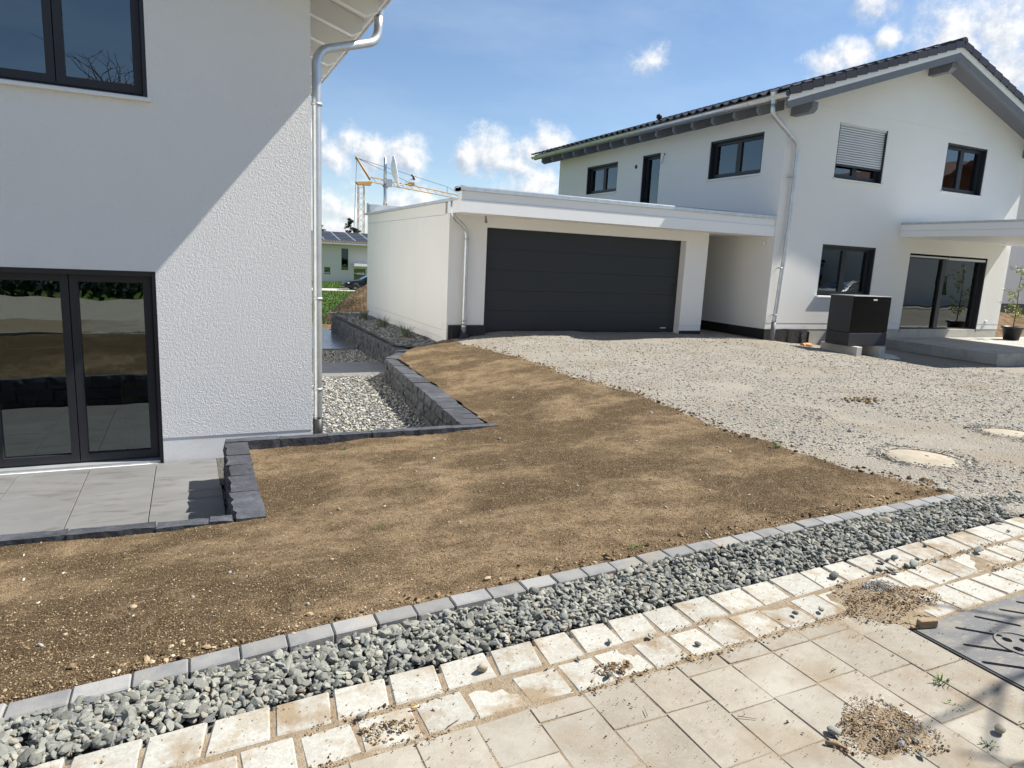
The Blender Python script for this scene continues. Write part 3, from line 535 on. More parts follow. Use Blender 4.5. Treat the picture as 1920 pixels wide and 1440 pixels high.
def wall_run(parent, p0, p1, ztop, dep, courses=3, h=.162, side=1, lens=(.26, .33, .40), gap=.004, rough=.008):
    d = Vector((p1[0]-p0[0], p1[1]-p0[1])); T = d.length; d /= T; n = Vector((-d[1], d[0]))*side
    for c in range(courses):
        t = 0.; z = ztop-c*(h+.003); first = True
        while t < T-.03:
            l = random.choice(lens)*random.uniform(.93, 1.07)
            if first and c % 2: l *= .55
            first = False
            if T-t-l < .12: l = T-t
            bt = .006*c+random.gauss(0, .002)
            rough_block(parent, (p0[0]+d[0]*t-n[0]*bt, p0[1]+d[1]*t-n[1]*bt), d, n, l-gap, h, dep+random.gauss(0, .004), z+(random.gauss(0, .0025) if c == 0 else 0), rough=rough); t += l
ZT = -1.868
tw = thing('retaining_wall', 'low black stone wall stepping around the terrace and along the brown soil slope', 'garden wall', (.3, 6.9, -2.3))
wall_run(tw, (-4.6, 5.24), (.225, 4.985), ZT-.004, .115, 3, side=-1, lens=(.33, .45, .5))
wall_run(tw, (.232, 4.86), (.252, 7.055), ZT, .205, 3, side=-1, lens=(.30, .36, .40), rough=.011)
wall_run(tw, (.262, 7.06), (3.17, 7.06), ZT+.002, .125, 3, side=-1, lens=(.38, .45, .5))
wall_run(tw, (2.746, 7.066), (3.16, 12.03), ZT+.004, .29, 3, side=-1)
wall_run(tw, (3.165, 12.04), (3.595, 12.74), ZT+.02, .27, 3, side=-1)
tw2 = thing('retaining_wall', 'long black stone wall in front of the planting bed beside the garage', 'garden wall', (3.6, 16, -2.3))
wall_run(tw2, (3.6, 12.76), (3.62, 19.75), -1.822, .25, 3, side=-1)
wall_run(tw2, (3.88, 19.76), (4.72, 19.80), -1.83, .22, 2, side=1)

# ================================================================ WINDOWS
class Frame:
    """local wall frame: u along the wall, w outward; o = origin, axes as 2D vectors"""
    def __init__(s, o, u, w): s.o, s.u, s.w = o, u, w
    def p(s, u, w, z): return (s.o[0]+s.u[0]*u+s.w[0]*w, s.o[1]+s.u[1]*u+s.w[1]*w, z)
    def box(s, mb, u0, u1, w0, w1, z0, z1):
        c = [s.p(u0, w0, 0), s.p(u1, w0, 0), s.p(u1, w1, 0), s.p(u0, w1, 0)]
        return mb.hexa([(x, y, z0) for x, y, _ in c], [(x, y, z1) for x, y, _ in c])
def wall_with_holes(fr, u0, u1, z0, z1, holes, th, reveal=None):
    """flat wall from z0 to z1 with rectangular openings through its whole thickness (w from 0 inward to -th)"""
    mb = MB(); us = sorted({u0, u1, *[h[0] for h in holes], *[h[1] for h in holes]}); zs = sorted({z0, z1, *[h[2] for h in holes], *[h[3] for h in holes]})
    us = [u for u in us if u0 <= u <= u1]; zs = [z for z in zs if z0 <= z <= z1]
    inside = lambda u, z: any(h[0] < u < h[1] and h[2] < z < h[3] for h in holes)
    for a, b in zip(us, us[1:]):
        for c, d in zip(zs, zs[1:]):
            if inside((a+b)/2, (c+d)/2): continue
            for w in (0, -th): mb.add([fr.p(a, w, c), fr.p(b, w, c), fr.p(b, w, d), fr.p(a, w, d)], [(0, 1, 2, 3)])
    for h in holes:
        a, b, c, d = max(h[0], u0), min(h[1], u1), max(h[2], z0), min(h[3], z1)
        if c >= d: continue
        for q in ([(a, c), (a, d)], [(b, c), (b, d)], [(a, d), (b, d)], [(a, c), (b, c)]):
            if q[0][1] == q[1][1] and ((q[0][1] == z0 and h[2] < z0) or (q[0][1] == z1 and h[3] > z1)): continue
            mb.add([fr.p(q[0][0], 0, q[0][1]), fr.p(q[1][0], 0, q[1][1]), fr.p(q[1][0], -th, q[1][1]), fr.p(q[0][0], -th, q[0][1])], [(0, 1, 2, 3)])
    rims = [[(u0, z0), (u0, z1)], [(u1, z0), (u1, z1)]]
    for zz, e in ((z1, -1e-4), (z0, 1e-4)): rims += [[(a, zz), (b, zz)] for a, b in zip(us, us[1:]) if not inside((a+b)/2, zz+e)]
    for q in rims:
        mb.add([fr.p(q[0][0], 0, q[0][1]), fr.p(q[1][0], 0, q[1][1]), fr.p(q[1][0], -th, q[1][1]), fr.p(q[0][0], -th, q[0][1])], [(0, 1, 2, 3)])
    return mb
def window(parent, fr, u0, u1, z0, z1, leaves=2, inset=.15, sill=True, door=False, glass='pane', lab=None, splits=None, fw=.065, mid=None):
    """outer frame + one sash and pane per leaf + sill, set back into the wall"""
    w0, w1 = -inset-.08, -inset; mb = MB(); name = 'patio_door' if door else 'window'
    fr.box(mb, u0, u0+fw, w0, w1, z0, z1); fr.box(mb, u1-fw, u1, w0, w1, z0, z1); fr.box(mb, u0+fw, u1-fw, w0, w1, z1-fw, z1); fr.box(mb, u0+fw, u1-fw, w0, w1, z0, z0+fw)
    fr.box(mb, u0, u0+.035, w1, -.012, z0, z1); fr.box(mb, u1-.035, u1, w1, -.012, z0, z1); fr.box(mb, u0+.035, u1-.035, w1, -.03, z1-.05, z1)      # shutter guides and box edge
    root = mb.build(name, 'anthra', parent)
    if lab: root['label'] = lab
    e = splits or [u0+fw-.02+(u1-u0-2*fw+.04)*i/leaves for i in range(leaves+1)]
    for a, b in zip(e, e[1:]):
        s = MB(); sw = .075; wa, wb = w0+.02, w1+.018
        fr.box(s, a+.004, a+sw, wa, wb, z0+fw-.02, z1-fw+.02); fr.box(s, b-sw, b-.004, wa, wb, z0+fw-.02, z1-fw+.02); fr.box(s, a+sw, b-sw, wa, wb, z1-fw-sw+.02, z1-fw+.02); fr.box(s, a+sw, b-sw, wa, wb, z0+fw-.02, z0+fw+sw-.02)
        s.build('sash', 'anthra', root)
        q = MB(); fr.box(q, a+sw-.006, b-sw+.006, w1-.03, w1-.022, z0+fw+sw-.03, z1-fw-sw+.03); q.build('pane', glass, root)
    if mid:
        s = MB(); fr.box(s, mid-.085, mid+.085, w1+.01, w1+.04, z0+.02, z1-.02); s.build('mullion_cover', 'anthra', root)
    if sill:
        s = MB(); fr.box(s, u0-.03, u1+.03, w1-.01, .055, z0-.045, z0-.018); fr.box(s, u0-.03, u0-.005, -.10, .055, z0-.018, z0+.0); fr.box(s, u1+.005, u1+.03, -.10, .055, z0-.018, z0+.0); s.build('sill', 'trim', root)
    elif door:
        s = MB(); fr.box(s, u0+.02, u1-.02, w1, -.03, z0-.02, z0+.03); s.build('threshold', 'zinc_dull', root)
    return root

# ================================================================ HOUSES of the estate (same type, two plots)
RS = .340                                       # roof slope
def roof_z(ox, x): return 5.60-RS*abs(x-ox-4.68)      # underside of the tiles, relative to the house's own datum
def half_pipe(mb, pts_y, cx, cz, r, n=9):
    vs = []
    for y in pts_y:
        for q in (r, r-.006):
            for k in range(n+1): t = PI+PI*k/n; vs.append((cx+q*math.cos(t), y, cz+q*math.sin(t)))
    m_ = n+1; fs = []
    for k in range(n): fs += [(k, k+1, 2*m_+k+1, 2*m_+k), (m_+k, 3*m_+k, 3*m_+k+1, m_+k+1)]
    for e in (0, 2*m_): fs.append(tuple([e+k for k in range(m_)]+[e+m_+k for k in range(m_-1, -1, -1)]))
    return mb.add(vs, fs, True)
def house_shell(root, ox, oy, oz, wm, front_holes, side_holes, left_open=True, z_base=-1.36, plinth_z=-1.21, soffit='soffit', depth=10.9):
    """root at (0,0,0): walls, floors, roof boards, gables, eaves. Front wall faces -Y at y=oy, x from ox to ox+9.36"""
    x0, x1, y0, y1 = ox, ox+9.36, oy, oy+depth; ze = 3.93+oz; th = .36
    F = Frame((x0, y0), (1, 0), (0, -1))
    wall_with_holes(F, 0, 9.36, plinth_z+oz, ze, front_holes, th).build('wall', wm, root)
    cuts = sorted([0, 9.36]+[u for h in front_holes if h[2] <= z_base+oz and h[3] >= plinth_z+oz for u in h[:2]])
    for a, b in zip(cuts[::2], cuts[1::2]):      # one piece on either side of a door that reaches the ground
        wall_with_holes(Frame((x0, y0+.005), (1, 0), (0, -1)), a, b, z_base+oz, plinth_z+oz-.003, [h for h in front_holes if h[1] > a+.01 and h[0] < b-.01], th-.005).build('plinth', 'plinth', root)
    g = MB(); zt = lambda x: roof_z(ox, x)+oz-.03
    g.prism([(x0, ze+.002), (x1, ze+.002), (x1, zt(x1)), (x0+4.68, zt(x0+4.68)), (x0, zt(x0))], 'y', y0+.0005, y0+th); g.build('gable', wm, root)
    S = Frame((x0, y0+th), (0, 1), (-1, 0))
    wall_with_holes(S, 0.0005, depth-th, z_base+oz-.45, ze-.02, [(a-th, b-th, c, d) for a, b, c, d in side_holes], th).build('wall', wm, root)
    MB().box(x1-th, x1, y0+th+.001, y1, z_base+oz-.45, ze-.02).build('wall', wm, root)
    b = MB().box(x0+th+.001, x1-th-.001, y1-th, y1, z_base+oz-.45, ze-.02); b.prism([(x0, ze-.018), (x1, ze-.018), (x1, zt(x1)), (x0+4.68, zt(x0+4.68)), (x0, zt(x0))], 'y', y1-th, y1); b.build('wall', wm, root)
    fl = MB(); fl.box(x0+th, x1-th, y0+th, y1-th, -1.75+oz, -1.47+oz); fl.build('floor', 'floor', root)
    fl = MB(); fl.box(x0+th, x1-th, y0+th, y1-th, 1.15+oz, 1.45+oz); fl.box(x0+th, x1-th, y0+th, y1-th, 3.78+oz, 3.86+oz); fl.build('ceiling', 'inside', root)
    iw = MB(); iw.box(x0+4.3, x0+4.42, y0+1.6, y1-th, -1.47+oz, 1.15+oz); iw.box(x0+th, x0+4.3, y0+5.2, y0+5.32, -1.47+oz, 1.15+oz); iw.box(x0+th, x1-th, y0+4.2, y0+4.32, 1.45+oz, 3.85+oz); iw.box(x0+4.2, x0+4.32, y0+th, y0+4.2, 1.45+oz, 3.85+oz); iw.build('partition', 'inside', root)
    # roof boards, two slopes
    ov, ey0, ey1 = .80, y0-.75, y1+.6
    for sgn in (-1, 1):
        xr, xe = x0+4.68, x0+4.68+sgn*(4.68+ov); zr, zz = roof_z(ox, xr)+oz, roof_z(ox, xe)+oz
        MB().prism([(xr, zr), (xe, zz), (xe, zz-.024), (xr, zr-.026)], 'y', ey0+.03, ey1).build('roof_boarding', soffit, root)
    return x0, x1, y0, y1
def eave_timbers(root, ox, oy, oz, depth, wood, sides, ov=.80):
    """rafter tails, flying rafters, barge boards and purlin heads"""
    x0, xr, x1 = ox, ox+4.68, ox+9.36; ey0 = oy-.75
    for sgn in sides:
        xe = xr+sgn*(4.68+ov); xw = x0 if sgn < 0 else x1
        y = ey0+.92
        while y < oy+depth+.4:
            Z = lambda x: roof_z(ox, x)+oz-.027
            a, b = xw-sgn*.02, xe-sgn*.05
            MB().prism([(a, Z(a)), (b, Z(b)), (b, Z(b)-.13), (b-sgn*.12, Z(b-sgn*.12)-.235), (a, Z(a)-.25)], 'y', y, y+.09).build('rafter_tail', wood, root); y += .765
    for sgn in (-1, 1):
        xe = xr+sgn*(4.68+ov); Z = lambda x: roof_z(ox, x)+oz-.028; b = xe-sgn*.04
        MB().prism([(xr, Z(xr)), (b, Z(b)), (b, Z(b)-.12), (b-sgn*.08, Z(b-sgn*.08)-.20), (xr, Z(xr)-.22)], 'y', ey0+.05, ey0+.14).build('flying_rafter', wood, root)
        MB().prism([(xr, Z(xr)+.085), (xe, Z(xe)+.085), (xe, Z(xe)-.045), (xr, Z(xr)-.045)], 'y', ey0+.005, ey0+.045).build('barge_board', 'trim', root)
    for px in (x0+.14, xr, x1-.14):
        zt = roof_z(ox, px)+oz-.03-.225; w = .09
        MB().prism([(oy-.001, zt), (ey0+.15, zt), (ey0+.15, zt-.15), (ey0+.24, zt-.23), (oy-.001, zt-.23)], 'x', px-w, px+w).build('purlin_head', wood, root)
def gutter(root, ox, oy, oz, depth, sgn, name='gutter', lift=.095, out=.075):
    xe = ox+4.68+sgn*(4.68+.80+out); z = roof_z(ox, xe)+oz+lift; mb = MB(); y0, y1 = oy-.77, oy+depth+.55
    half_pipe(mb, [y0, y1], xe, z, .075); mb.tube([(xe-sgn*-.075, y0, z), (xe-sgn*-.075, y1, z)], .009, 6)
    gt = mb.build(name, 'zinc', root); y = y0+.35
    while y < y1:
        b = MB(); n = 8
        for k in range(n):
            t0, t1 = PI+PI*k/n, PI+PI*(k+1)/n; q = .080
            b.hexa([(xe+q*math.cos(t0), y, z+q*math.sin(t0)), (xe+q*math.cos(t1), y, z+q*math.sin(t1)), (xe+q*math.cos(t1), y+.03, z+q*math.sin(t1)), (xe+q*math.cos(t0), y+.03, z+q*math.sin(t0))],
                   [(xe+.0755*math.cos(t0), y, z+.0755*math.sin(t0)), (xe+.0755*math.cos(t1), y, z+.0755*math.sin(t1)), (xe+.0755*math.cos(t1), y+.03, z+.0755*math.sin(t1)), (xe+.0755*math.cos(t0), y+.03, z+.0755*math.sin(t0))])
        b.build('gutter_bracket', 'zinc_dull', gt); y += .765
    return xe, z
def bend(pts, r=.10, n=6):
    """round the corners of a polyline"""
    pts = [Vector(p) for p in pts]; out = [pts[0]]
    for a, b, c in zip(pts, pts[1:], pts[2:]):
        u = (a-b).normalized(); v = (c-b).normalized(); q = min(r, (a-b).length*.49, (c-b).length*.49)
        for k in range(n+1):
            t = k/n; out.append((b+u*q)*(1-t)**2+b*2*t*(1-t)+(b+v*q)*t*t)
    out.append(pts[-1]); return out
def downpipe(root, pts, base, boot=.45, m='zinc', bootm='plastic_grey', brackets=(), funnel=True, r=.05, bw=(0, .08)):
    p = bend(pts, .16); mb = MB(); mb.tube(p, r, 14)
    top = pts[0]
    if funnel: mb.lathe([(.052, 0), (.055, .05), (.085, .20), (.095, .24)], 14, (top[0], top[1], top[2]-.02))
    e = pts[-1]; mb.lathe([(r+.004, 0), (r+.004, .05)], 14, (e[0], e[1], base+boot-.01))
    for z in (.33, .66):
        zz = base+boot+(p[-2][2]-base-boot)*z
        mb.lathe([(r+.0005, -.004), (r+.004, 0), (r+.004, .05), (r+.0005, .054)], 14, (e[0], e[1], zz))
    dp = mb.build('downpipe', m, root)
    MB().tube([(e[0], e[1], base), (e[0], e[1], base+boot)], r+.006, 14).build('standpipe', bootm, dp)
    for z in brackets:
        b = MB().lathe([(r+.002, 0), (r+.010, 0), (r+.010, .028), (r+.002, .028)], 14, (e[0], e[1], z))
        b.box(e[0]-.008+bw[0]*.0, e[0]+.008, e[1]+r, e[1]+r+abs(bw[1]), z+.006, z+.022) if not bw[0] else b.box(e[0], e[0]-bw[0], e[1]-.008, e[1]+.008, z+.006, z+.022)
        b.build('pipe_bracket', 'steel', dp)
    return dp

# ---- the house on the left
OXL, OYL, OZL = -8.137, 7.85, -.98
hl = thing('house', 'white rendered house on the left with a wide dark patio door, close to the camera', 'house', (0, 0, 0))
hl.location = (-3.4, 7.85, -2.3); hl_in = hl
def child_fix(root):
    """children were modelled in world coordinates: keep them where they are"""
    for c in root.children: c.location = Vector(c.location)-root.location
WL = (6.305, 7.826); DL = (6.285, 7.824)
house_shell(hl, OXL, OYL, OZL, 'render', [(WL[0], WL[1], 1.382, 2.66), (DL[0], DL[1], -2.30, -.285)], [], z_base=-1.38, plinth_z=-1.045, soffit='soffit_white')
FL = Frame((OXL, OYL), (1, 0), (0, -1))
window(hl, FL, WL[0], WL[1], 1.382, 2.66, glass='pane_blue')
window(hl, FL, DL[0], DL[1], -2.30, -.285, door=True, sill=False, fw=.07)
eave_timbers(hl, OXL, OYL, OZL, 10.9, 'trim', (1,))
gx, gz = gutter(hl, OXL, OYL, OZL, 10.9, 1, 'gutter', .12, .075)
MB().box(OXL+9.36+.80, OXL+9.36+.825, OYL-.74, OYL+11.4, roof_z(OXL, OXL-.8)+OZL-.05, roof_z(OXL, OXL-.8)+OZL+.13).build('eave_board', 'trim', hl)
downpipe(hl, [(gx-.01, 8.45, gz-.12), (gx-.02, 8.45, gz-.42), (1.312, 8.03, gz-.74), (1.312, 8.03, -2.0), (1.312, 8.03, -2.05)], -2.3, .36, bootm='plastic_black', brackets=(1.55, -.55, -1.6), bw=(.09, 0))
for sgn in (-1, 1):       # tiles of this roof lie out of sight above the eaves: courses only
    mb = MB(); xr = OXL+4.68
    for k in range(17):
        a, b = xr+sgn*k*.324, xr+sgn*((k+1)*.324+.006); za, zb = roof_z(OXL, a)+OZL, roof_z(OXL, b)+OZL
        mb.prism([(a, za+.15), (b, zb+.175), (b, zb+.02), (a, za+.005)], 'y', OYL-.72, OYL+11.5)
    mb.build('tile_course', 'tile_roof', hl)
child_fix(hl)
# a chair standing behind the patio door
ch = thing('wooden_chair', 'brown wooden chair behind the glass of the left patio door', 'chair', (-.50, 8.75, -2.45), rz=.25)
for (x, y) in ((-.2, -.2), (.2, -.2)): MB().box(x-.02, x+.02, y-.02, y+.02, 0, .46).build('leg', 'wood', ch)
for x in (-.2, .2): MB().prism([(.18, 0), (.22, 0), (.20, .5), (.25, 1.05), (.215, 1.05), (.165, .5)], 'x', x-.02, x+.02).build('leg', 'wood', ch)
MB().box(-.23, .23, -.23, .22, .44, .47).build('seat', 'wood', ch, .006)
for z in (.62, .78, .94): MB().box(-.18, .18, .195, .222, z, z+.06).build('back_slat', 'wood', ch)

# ---- the house on the right
OX, OY, OZ = 12.64, 12.40, 0.
hr = thing('house', 'cream white two storey house with dark tiled gable roof, right of the garage', 'house', (17.3, 12.4, -1.6))
WS = [(.70, 2.60, 2.365, 3.33), (4.75, 5.63, 1.25, 3.31), (6.99, 8.89, 2.365, 3.29)]
WF = [(1.69, 3.41, 2.355, 3.64), (5.79, 7.52, 2.39, 3.635), (1.615, 3.565, -.51, .757), (4.93, 8.35, -1.45, .69)]
house_shell(hr, OX, OY, OZ, 'render_fine', WF, WS, z_base=-1.36)
F = Frame((OX, OY), (1, 0), (0, -1)); S = Frame((OX, OY), (0, 1), (-1, 0))
window(hr, S, *WS[0]); window(hr, S, *WS[1], leaves=1, sill=False, door=False); window(hr, S, *WS[2])
window(hr, F, *WF[0]); window(hr, F, *WF[1])
window(hr, F, *WF[2])
window(hr, F, *WF[3], door=True, sill=False, splits=[4.97, 6.60, 8.31], mid=6.60)
# half closed roller shutter: every slat its own piece
sh = MB(); F.box(sh, 1.69, 3.41, -.145, -.02, 3.585, 3.64); shutter = sh.build('roller_shutter', 'slat', hr)
z = 3.585; k = 0
while z > 2.74:
    s = MB(); a, b = 1.728, 3.372
    q = [(-.066, z), (-.050, z-.010), (-.042, z-.030), (-.050, z-.047), (-.070, z-.049), (-.070, z)]
    vs = [F.p(u, w, zz) for u in (a, b) for w, zz in q]; n = len(q)
    s.add(vs, [tuple(range(n)), tuple(range(2*n-1, n-1, -1))]+[(i, i+n, (i+1) % n+n, (i+1) % n) for i in range(n)]); s.build('slat', 'slat', shutter); z -= .0555
s = MB(); F.box(s, 1.728, 3.372, -.07, -.04, z-.045, z); s.build('end_bar', 'anthra', shutter)
sh = MB(); F.box(sh, 4.965, 6.58, -.145, -.03, .60, .69); F.box(sh, 6.62, 8.315, -.145, -.03, .58, .69); sh.build('shutter_box', 'slat', hr)
for a, b in ((1.75, 2.0), (3.12, 3.42)):       # light curtains inside
    c = MB(); vs = []; n = 12
    for i in range(n+1): u = a+(b-a)*i/n; w = -.48+.03*math.sin(i*2.1); vs += [F.p(u, w, -.55), F.p(u, w, .75)]
    c.add(vs, [(2*i, 2*i+2, 2*i+3, 2*i+1) for i in range(n)], True); c.build('curtain', 'curtain', hr)
eave_timbers(hr, OX, OY, OZ, 10.9, 'grey_wood', (-1, 1))
gx, gz = gutter(hr, OX, OY, OZ, 10.9, -1)
MB().box(OX-.83, OX-.80, OY-.74, OY+11.4, roof_z(OX, OX-.8)-.03, roof_z(OX, OX-.8)+.15).build('eave_board', 'grey_wood', hr)
downpipe(hr, [(gx, 12.02, gz-.14), (gx, 12.02, gz-.36), (12.93, 12.29, gz-.86), (12.93, 12.29, 1.2), (12.80, 12.29, -1.2), (12.80, 12.29, -1.25)], -1.68, .50, brackets=(2.2, 0.1, -1.02), bw=(0, .06))
xe2, ze2 = gutter(hr, OX, OY, OZ, 10.9, 1)
# roof tiles
def tile_mesh():
    prof = [(0, 0), (.02, .0), (.075, -.012), (.13, .0), (.165, .022), (.20, .043), (.235, .048), (.27, .038), (.295, .012), (.305, 0)]
    vs = []; n = len(prof)
    for s_, dz in ((0, .0), (.375, .030)):                         # upper end, lower (front) end that laps the next course
        for y, z in prof: vs.append((s_, y, z+dz))
    for y, z in prof: vs.append((.375, y, z+.030-.020))
    fs = [(i, i+1, n+i+1, n+i) for i in range(n-1)]+[(n+i, n+i+1, 2*n+i+1, 2*n+i) for i in range(n-1)]
    return vs, fs
TV, TF = tile_mesh()
tm = MB(); tm.add(TV, TF); TILE = tm.mesh('roof_tile', 'tile_roof')
slope = math.atan(RS); cs, sn = math.cos(slope), math.sin(slope); TL, TW = .343, .300
tiles = []
for r in range(17):
    for c in range(1, 41): tiles.append((r, c))
def tile_matrix(sgn, r, c):
    d = r*TL+.03; x = OX+4.68+sgn*d*cs; z = roof_z(OX, OX+4.68)+.165-d*sn; y = OY-.75+c*TW-.02
    ax = Vector((sgn*cs, 0, -sn)); up = Vector((sgn*sn, 0, cs)); ay = Vector((0, 1, 0))
    return Matrix(((ax.x, ay.x, up.x, x), (ax.y, ay.y, up.y, y), (ax.z, ay.z, up.z, z), (0, 0, 0, 1)))
tiles.sort(key=lambda t: -t[0]*.10+t[1]*.28)
near = tiles[:292]; far = tiles[292:]
o0 = hr.location
for r, c in near:
    o = link('roof_tile', TILE, hr); m4 = tile_matrix(-1, r, c) @ Matrix.Rotation(random.gauss(0, .006), 4, 'Y') @ Matrix.Translation((0, 0, random.gauss(0, .0025))); o.matrix_local = m4      # parent offset removed below by child_fix
def joined_tiles(sgn, lst):
    tv = np.array(TV); tf = np.array(TF); V = []; Fc = []
    for k, (r, c) in enumerate(lst):
        m4 = np.array(tile_matrix(sgn, r, c)); V.append(tv@m4[:3, :3].T+m4[:3, 3]+np.array([0, 0, random.gauss(0, .0025)])); Fc.append(tf+k*len(tv))
    tag(link('roof_tile', mesh_np('roof_tile', np.concatenate(V), np.concatenate(Fc), 'tile_roof'), hr), kind='stuff')
joined_tiles(-1, far); joined_tiles(1, [(r, c) for r in range(17) for c in range(1, 41)])
for sgn in (-1, 1):           # verge tiles: flat top and a lip that hangs over the barge board
    vm = MB(); vm.hexa([(0, 0, .0), (.372, 0, .028), (.372, .30, .028), (0, .30, 0)], [(0, 0, .022), (.372, 0, .052), (.372, .30, .052), (0, .30, .022)]); vm.hexa([(0, -.022, -.13), (.333, -.022, -.103), (.333, .0, -.103), (0, .0, -.13)], [(0, -.022, .022), (.333, -.022, .049), (.333, 0, .049), (0, 0, .022)])
    vmesh = vm.mesh('verge_tile', 'tile_roof')
    for r in range(17):
        o = link('verge_tile', vmesh, hr); m4 = tile_matrix(sgn, r, 0) @ Matrix.Translation((0, 0.0, random.gauss(0, .002))); o.matrix_local = m4
rm = MB(); n = 8
vs = [(.115*math.cos(PI*k/n)*s_, y, .095*math.sin(PI*k/n)*s_) for y, s_ in ((0, 1), (.37, .88)) for k in range(n+1)]
rm.add(vs, [(k, k+1, n+2+k, n+1+k) for k in range(n)], True); rm.add(vs[:n+1], [tuple(range(n+1))]); RIDGE = rm.mesh('ridge_tile', 'tile_roof')
for k in range(35): link('ridge_tile', RIDGE, hr, (OX+4.68, OY-.78+k*.345, roof_z(OX, OX+4.68)+.172))
v = MB().lathe([(.05, 0), (.05, .26), (.085, .27), (.085, .36), (.03, .39), (.001, .39)], 12, (13.02, 17.9, roof_z(OX, 13.02)+.02)); v.build('roof_vent', 'plastic_black', hr)
# foundation membrane, bare concrete footing, small fittings
mb = MB().box(OX-.012, OX-.002, OY-.003, OY+7.6, -1.66, -1.365); mb.build('foundation_membrane', 'membrane', hr)
mb = MB(); vs = []; n = 14
for i in range(n+1):
    x = OX-.012+1.38*i/n; w = .014+.05*abs(math.sin(i*.9))*(i/n)+(.10*(i/n)**3); vs += [(x, OY-w, -1.80), (x, OY-w*.6, -1.37-.02*math.sin(i*.7)*(i > 2))]
mb.add(vs, [(2*i, 2*i+2, 2*i+3, 2*i+1) for i in range(n)]); mb.add([(OX-.012+1.38, OY-.15, -1.80), (OX+1.42, OY-.10, -1.42), (OX+1.40, OY+.0, -1.40), (OX+1.38, OY, -1.8)], [(0, 1, 2, 3)]); mb.build('foundation_membrane', 'membrane', hr)
MB().box(OX+.02, OX+9.34, OY+.012, OY+.3, -2.05, -1.364).build('footing', 'concrete_pale', hr)
MB().tube([(21.38, 12.40, -1.15), (21.38, 12.385, -1.15)], .02, 8).build('socket', 'plastic_white', hr)
MB().box(21.33, 21.43, 12.375, 12.399, -1.20, -1.10).build('socket', 'plastic_white', hr, .006)
lp = MB().tube([(OX-.002, 12.66, .70), (OX-.07, 12.66, .70), (OX-.10, 12.66, .66)], [.03, .035, .04], 10); lp.build('wall_lamp', 'plastic_white', hr)
MB().tube([(OX-.001, 18.35, 3.02), (OX-.02, 18.35, 3.02)], .06, 12).build('vent_hole', 'plastic_black', hr)
MB().tube([(OX, 16.95, 3.22), (OX-.06, 16.93, 3.27), (OX-.10, 16.85, 3.20), (OX-.09, 16.9, 3.05), (OX-.06, 17.0, 2.96)], .008, 6).build('loose_cable', 'cable', hr)
# canopy over the entrance
cn = MB().box(17.05, 21.75, 8.75, 12.398, 1.09, 1.24); can = cn.build('canopy', 'fascia', hr)
MB().box(17.035, 21.765, 8.735, 12.398, 1.243, 1.40).build('canopy_edge', 'fascia', can)
MB().box(17.02, 21.78, 8.72, 12.398, 1.403, 1.45).build('canopy_capping', 'zinc', can)
for x, y in ((17.9, 11.6), (17.9, 9.8), (20.2, 11.6), (20.2, 9.8)): MB().lathe([(.05, 0), (.05, -.012), (.03, -.012), (.001, -.010)], 14, (x, y, 1.0895)).build('spotlight', 'plastic_white', can)
child_fix(hr)
# the paper with the house number taped inside the ground floor window
pp = thing('paper_sign', 'sheet of paper with the number 15 taped behind the ground floor window', 'paper sign', (14.575, 12.588, .33))
MB().box(-.115, .115, 0, .002, -.10, .10).build('sheet', 'paper', pp)
cu = bpy.data.curves.new('number', 'FONT'); cu.body = '15'; cu.size = .17; cu.align_x = 'CENTER'; cu.align_y = 'CENTER'; cu.extrude = .0008
to = bpy.data.objects.new('tmp', cu); COL.objects.link(to); bpy.context.view_layer.update()
nm = bpy.data.meshes.new_from_object(to.evaluated_get(bpy.context.evaluated_depsgraph_get())); bpy.data.objects.remove(to); nm.materials.clear(); nm.materials.append(M['ink'])
link('number', nm, pp, (0.01, -.003, 0), (PI/2, 0, 0))
# concrete entrance slab
es = tag(MB().box(16.9, 25.5, 9.40, 12.397, -2.2, -1.60).build('entrance_slab', 'concrete', None, .012), kind='structure')
tag(MB().box(16.88, 16.895, 9.38, 12.2, -2.2, -1.86).build('slab_formwork', 'wood_off'), 'weathered board left against the side of the concrete entrance slab', 'board')

# ================================================================ GARAGE
gr = thing('garage', 'flat roofed white double garage with a wide anthracite sectional door', 'garage', (8.0, 13.2, -1.55))
GX0, GX1, GY0, GY1 = 4.733, 11.34, 13.2, 20.2; G = Frame((GX0, GY0), (1, 0), (0, -1)); dh = (5.556-GX0, 10.68-GX0, -1.9, .640)
wall_with_holes(G, .0, GX1-GX0, -1.36, .86, [dh], .26).build('front_wall', 'garage', gr)
for a_, b_ in ((0.004, dh[0]), (dh[1], GX1-GX0-.004)): lb = MB(); G.box(lb, a_, b_, -.26, -.004, -1.9, -1.364); lb.build('wall_base', 'garage', gr)
S2 = MB(); S2.box(GX0, GX0+.25, GY0+.262, GY1, -1.496, .84); S2.build('side_wall', 'garage', gr)
S2 = MB(); S2.box(GX0+.003, GX0+.25, GY0+.262, GY1, -1.655, -1.503); S2.box(GX0+.02, GX0+.25, GY0+.262, GY1, -1.504, -1.495); S2.box(GX0+.02, GX0+.25, GY0+.262, GY1, -1.666, -1.654); S2.box(GX0+.005, GX0+.25, GY0+.262, GY1, -2.1, -1.664); S2.build('wall_base', 'garage', gr)
MB().box(GX0-.002, GX0+.25, GY0+.262, GY1, .846, 1.08).build('roof_edge_board', 'garage', gr)
for y in (15.4, 17.8): MB().box(GX0-.0025, GX0+.01, y, y+.006, -1.49, .838).build('panel_joint', 'plinth', gr)
MB().box(GX1-.25, GX1, GY0+.262, GY1, -1.9, .86).build('side_wall', 'garage', gr)
MB().box(GX0+.252, GX1-.252, GY1-.25, GY1, -1.9, .86).build('rear_wall', 'garage', gr)
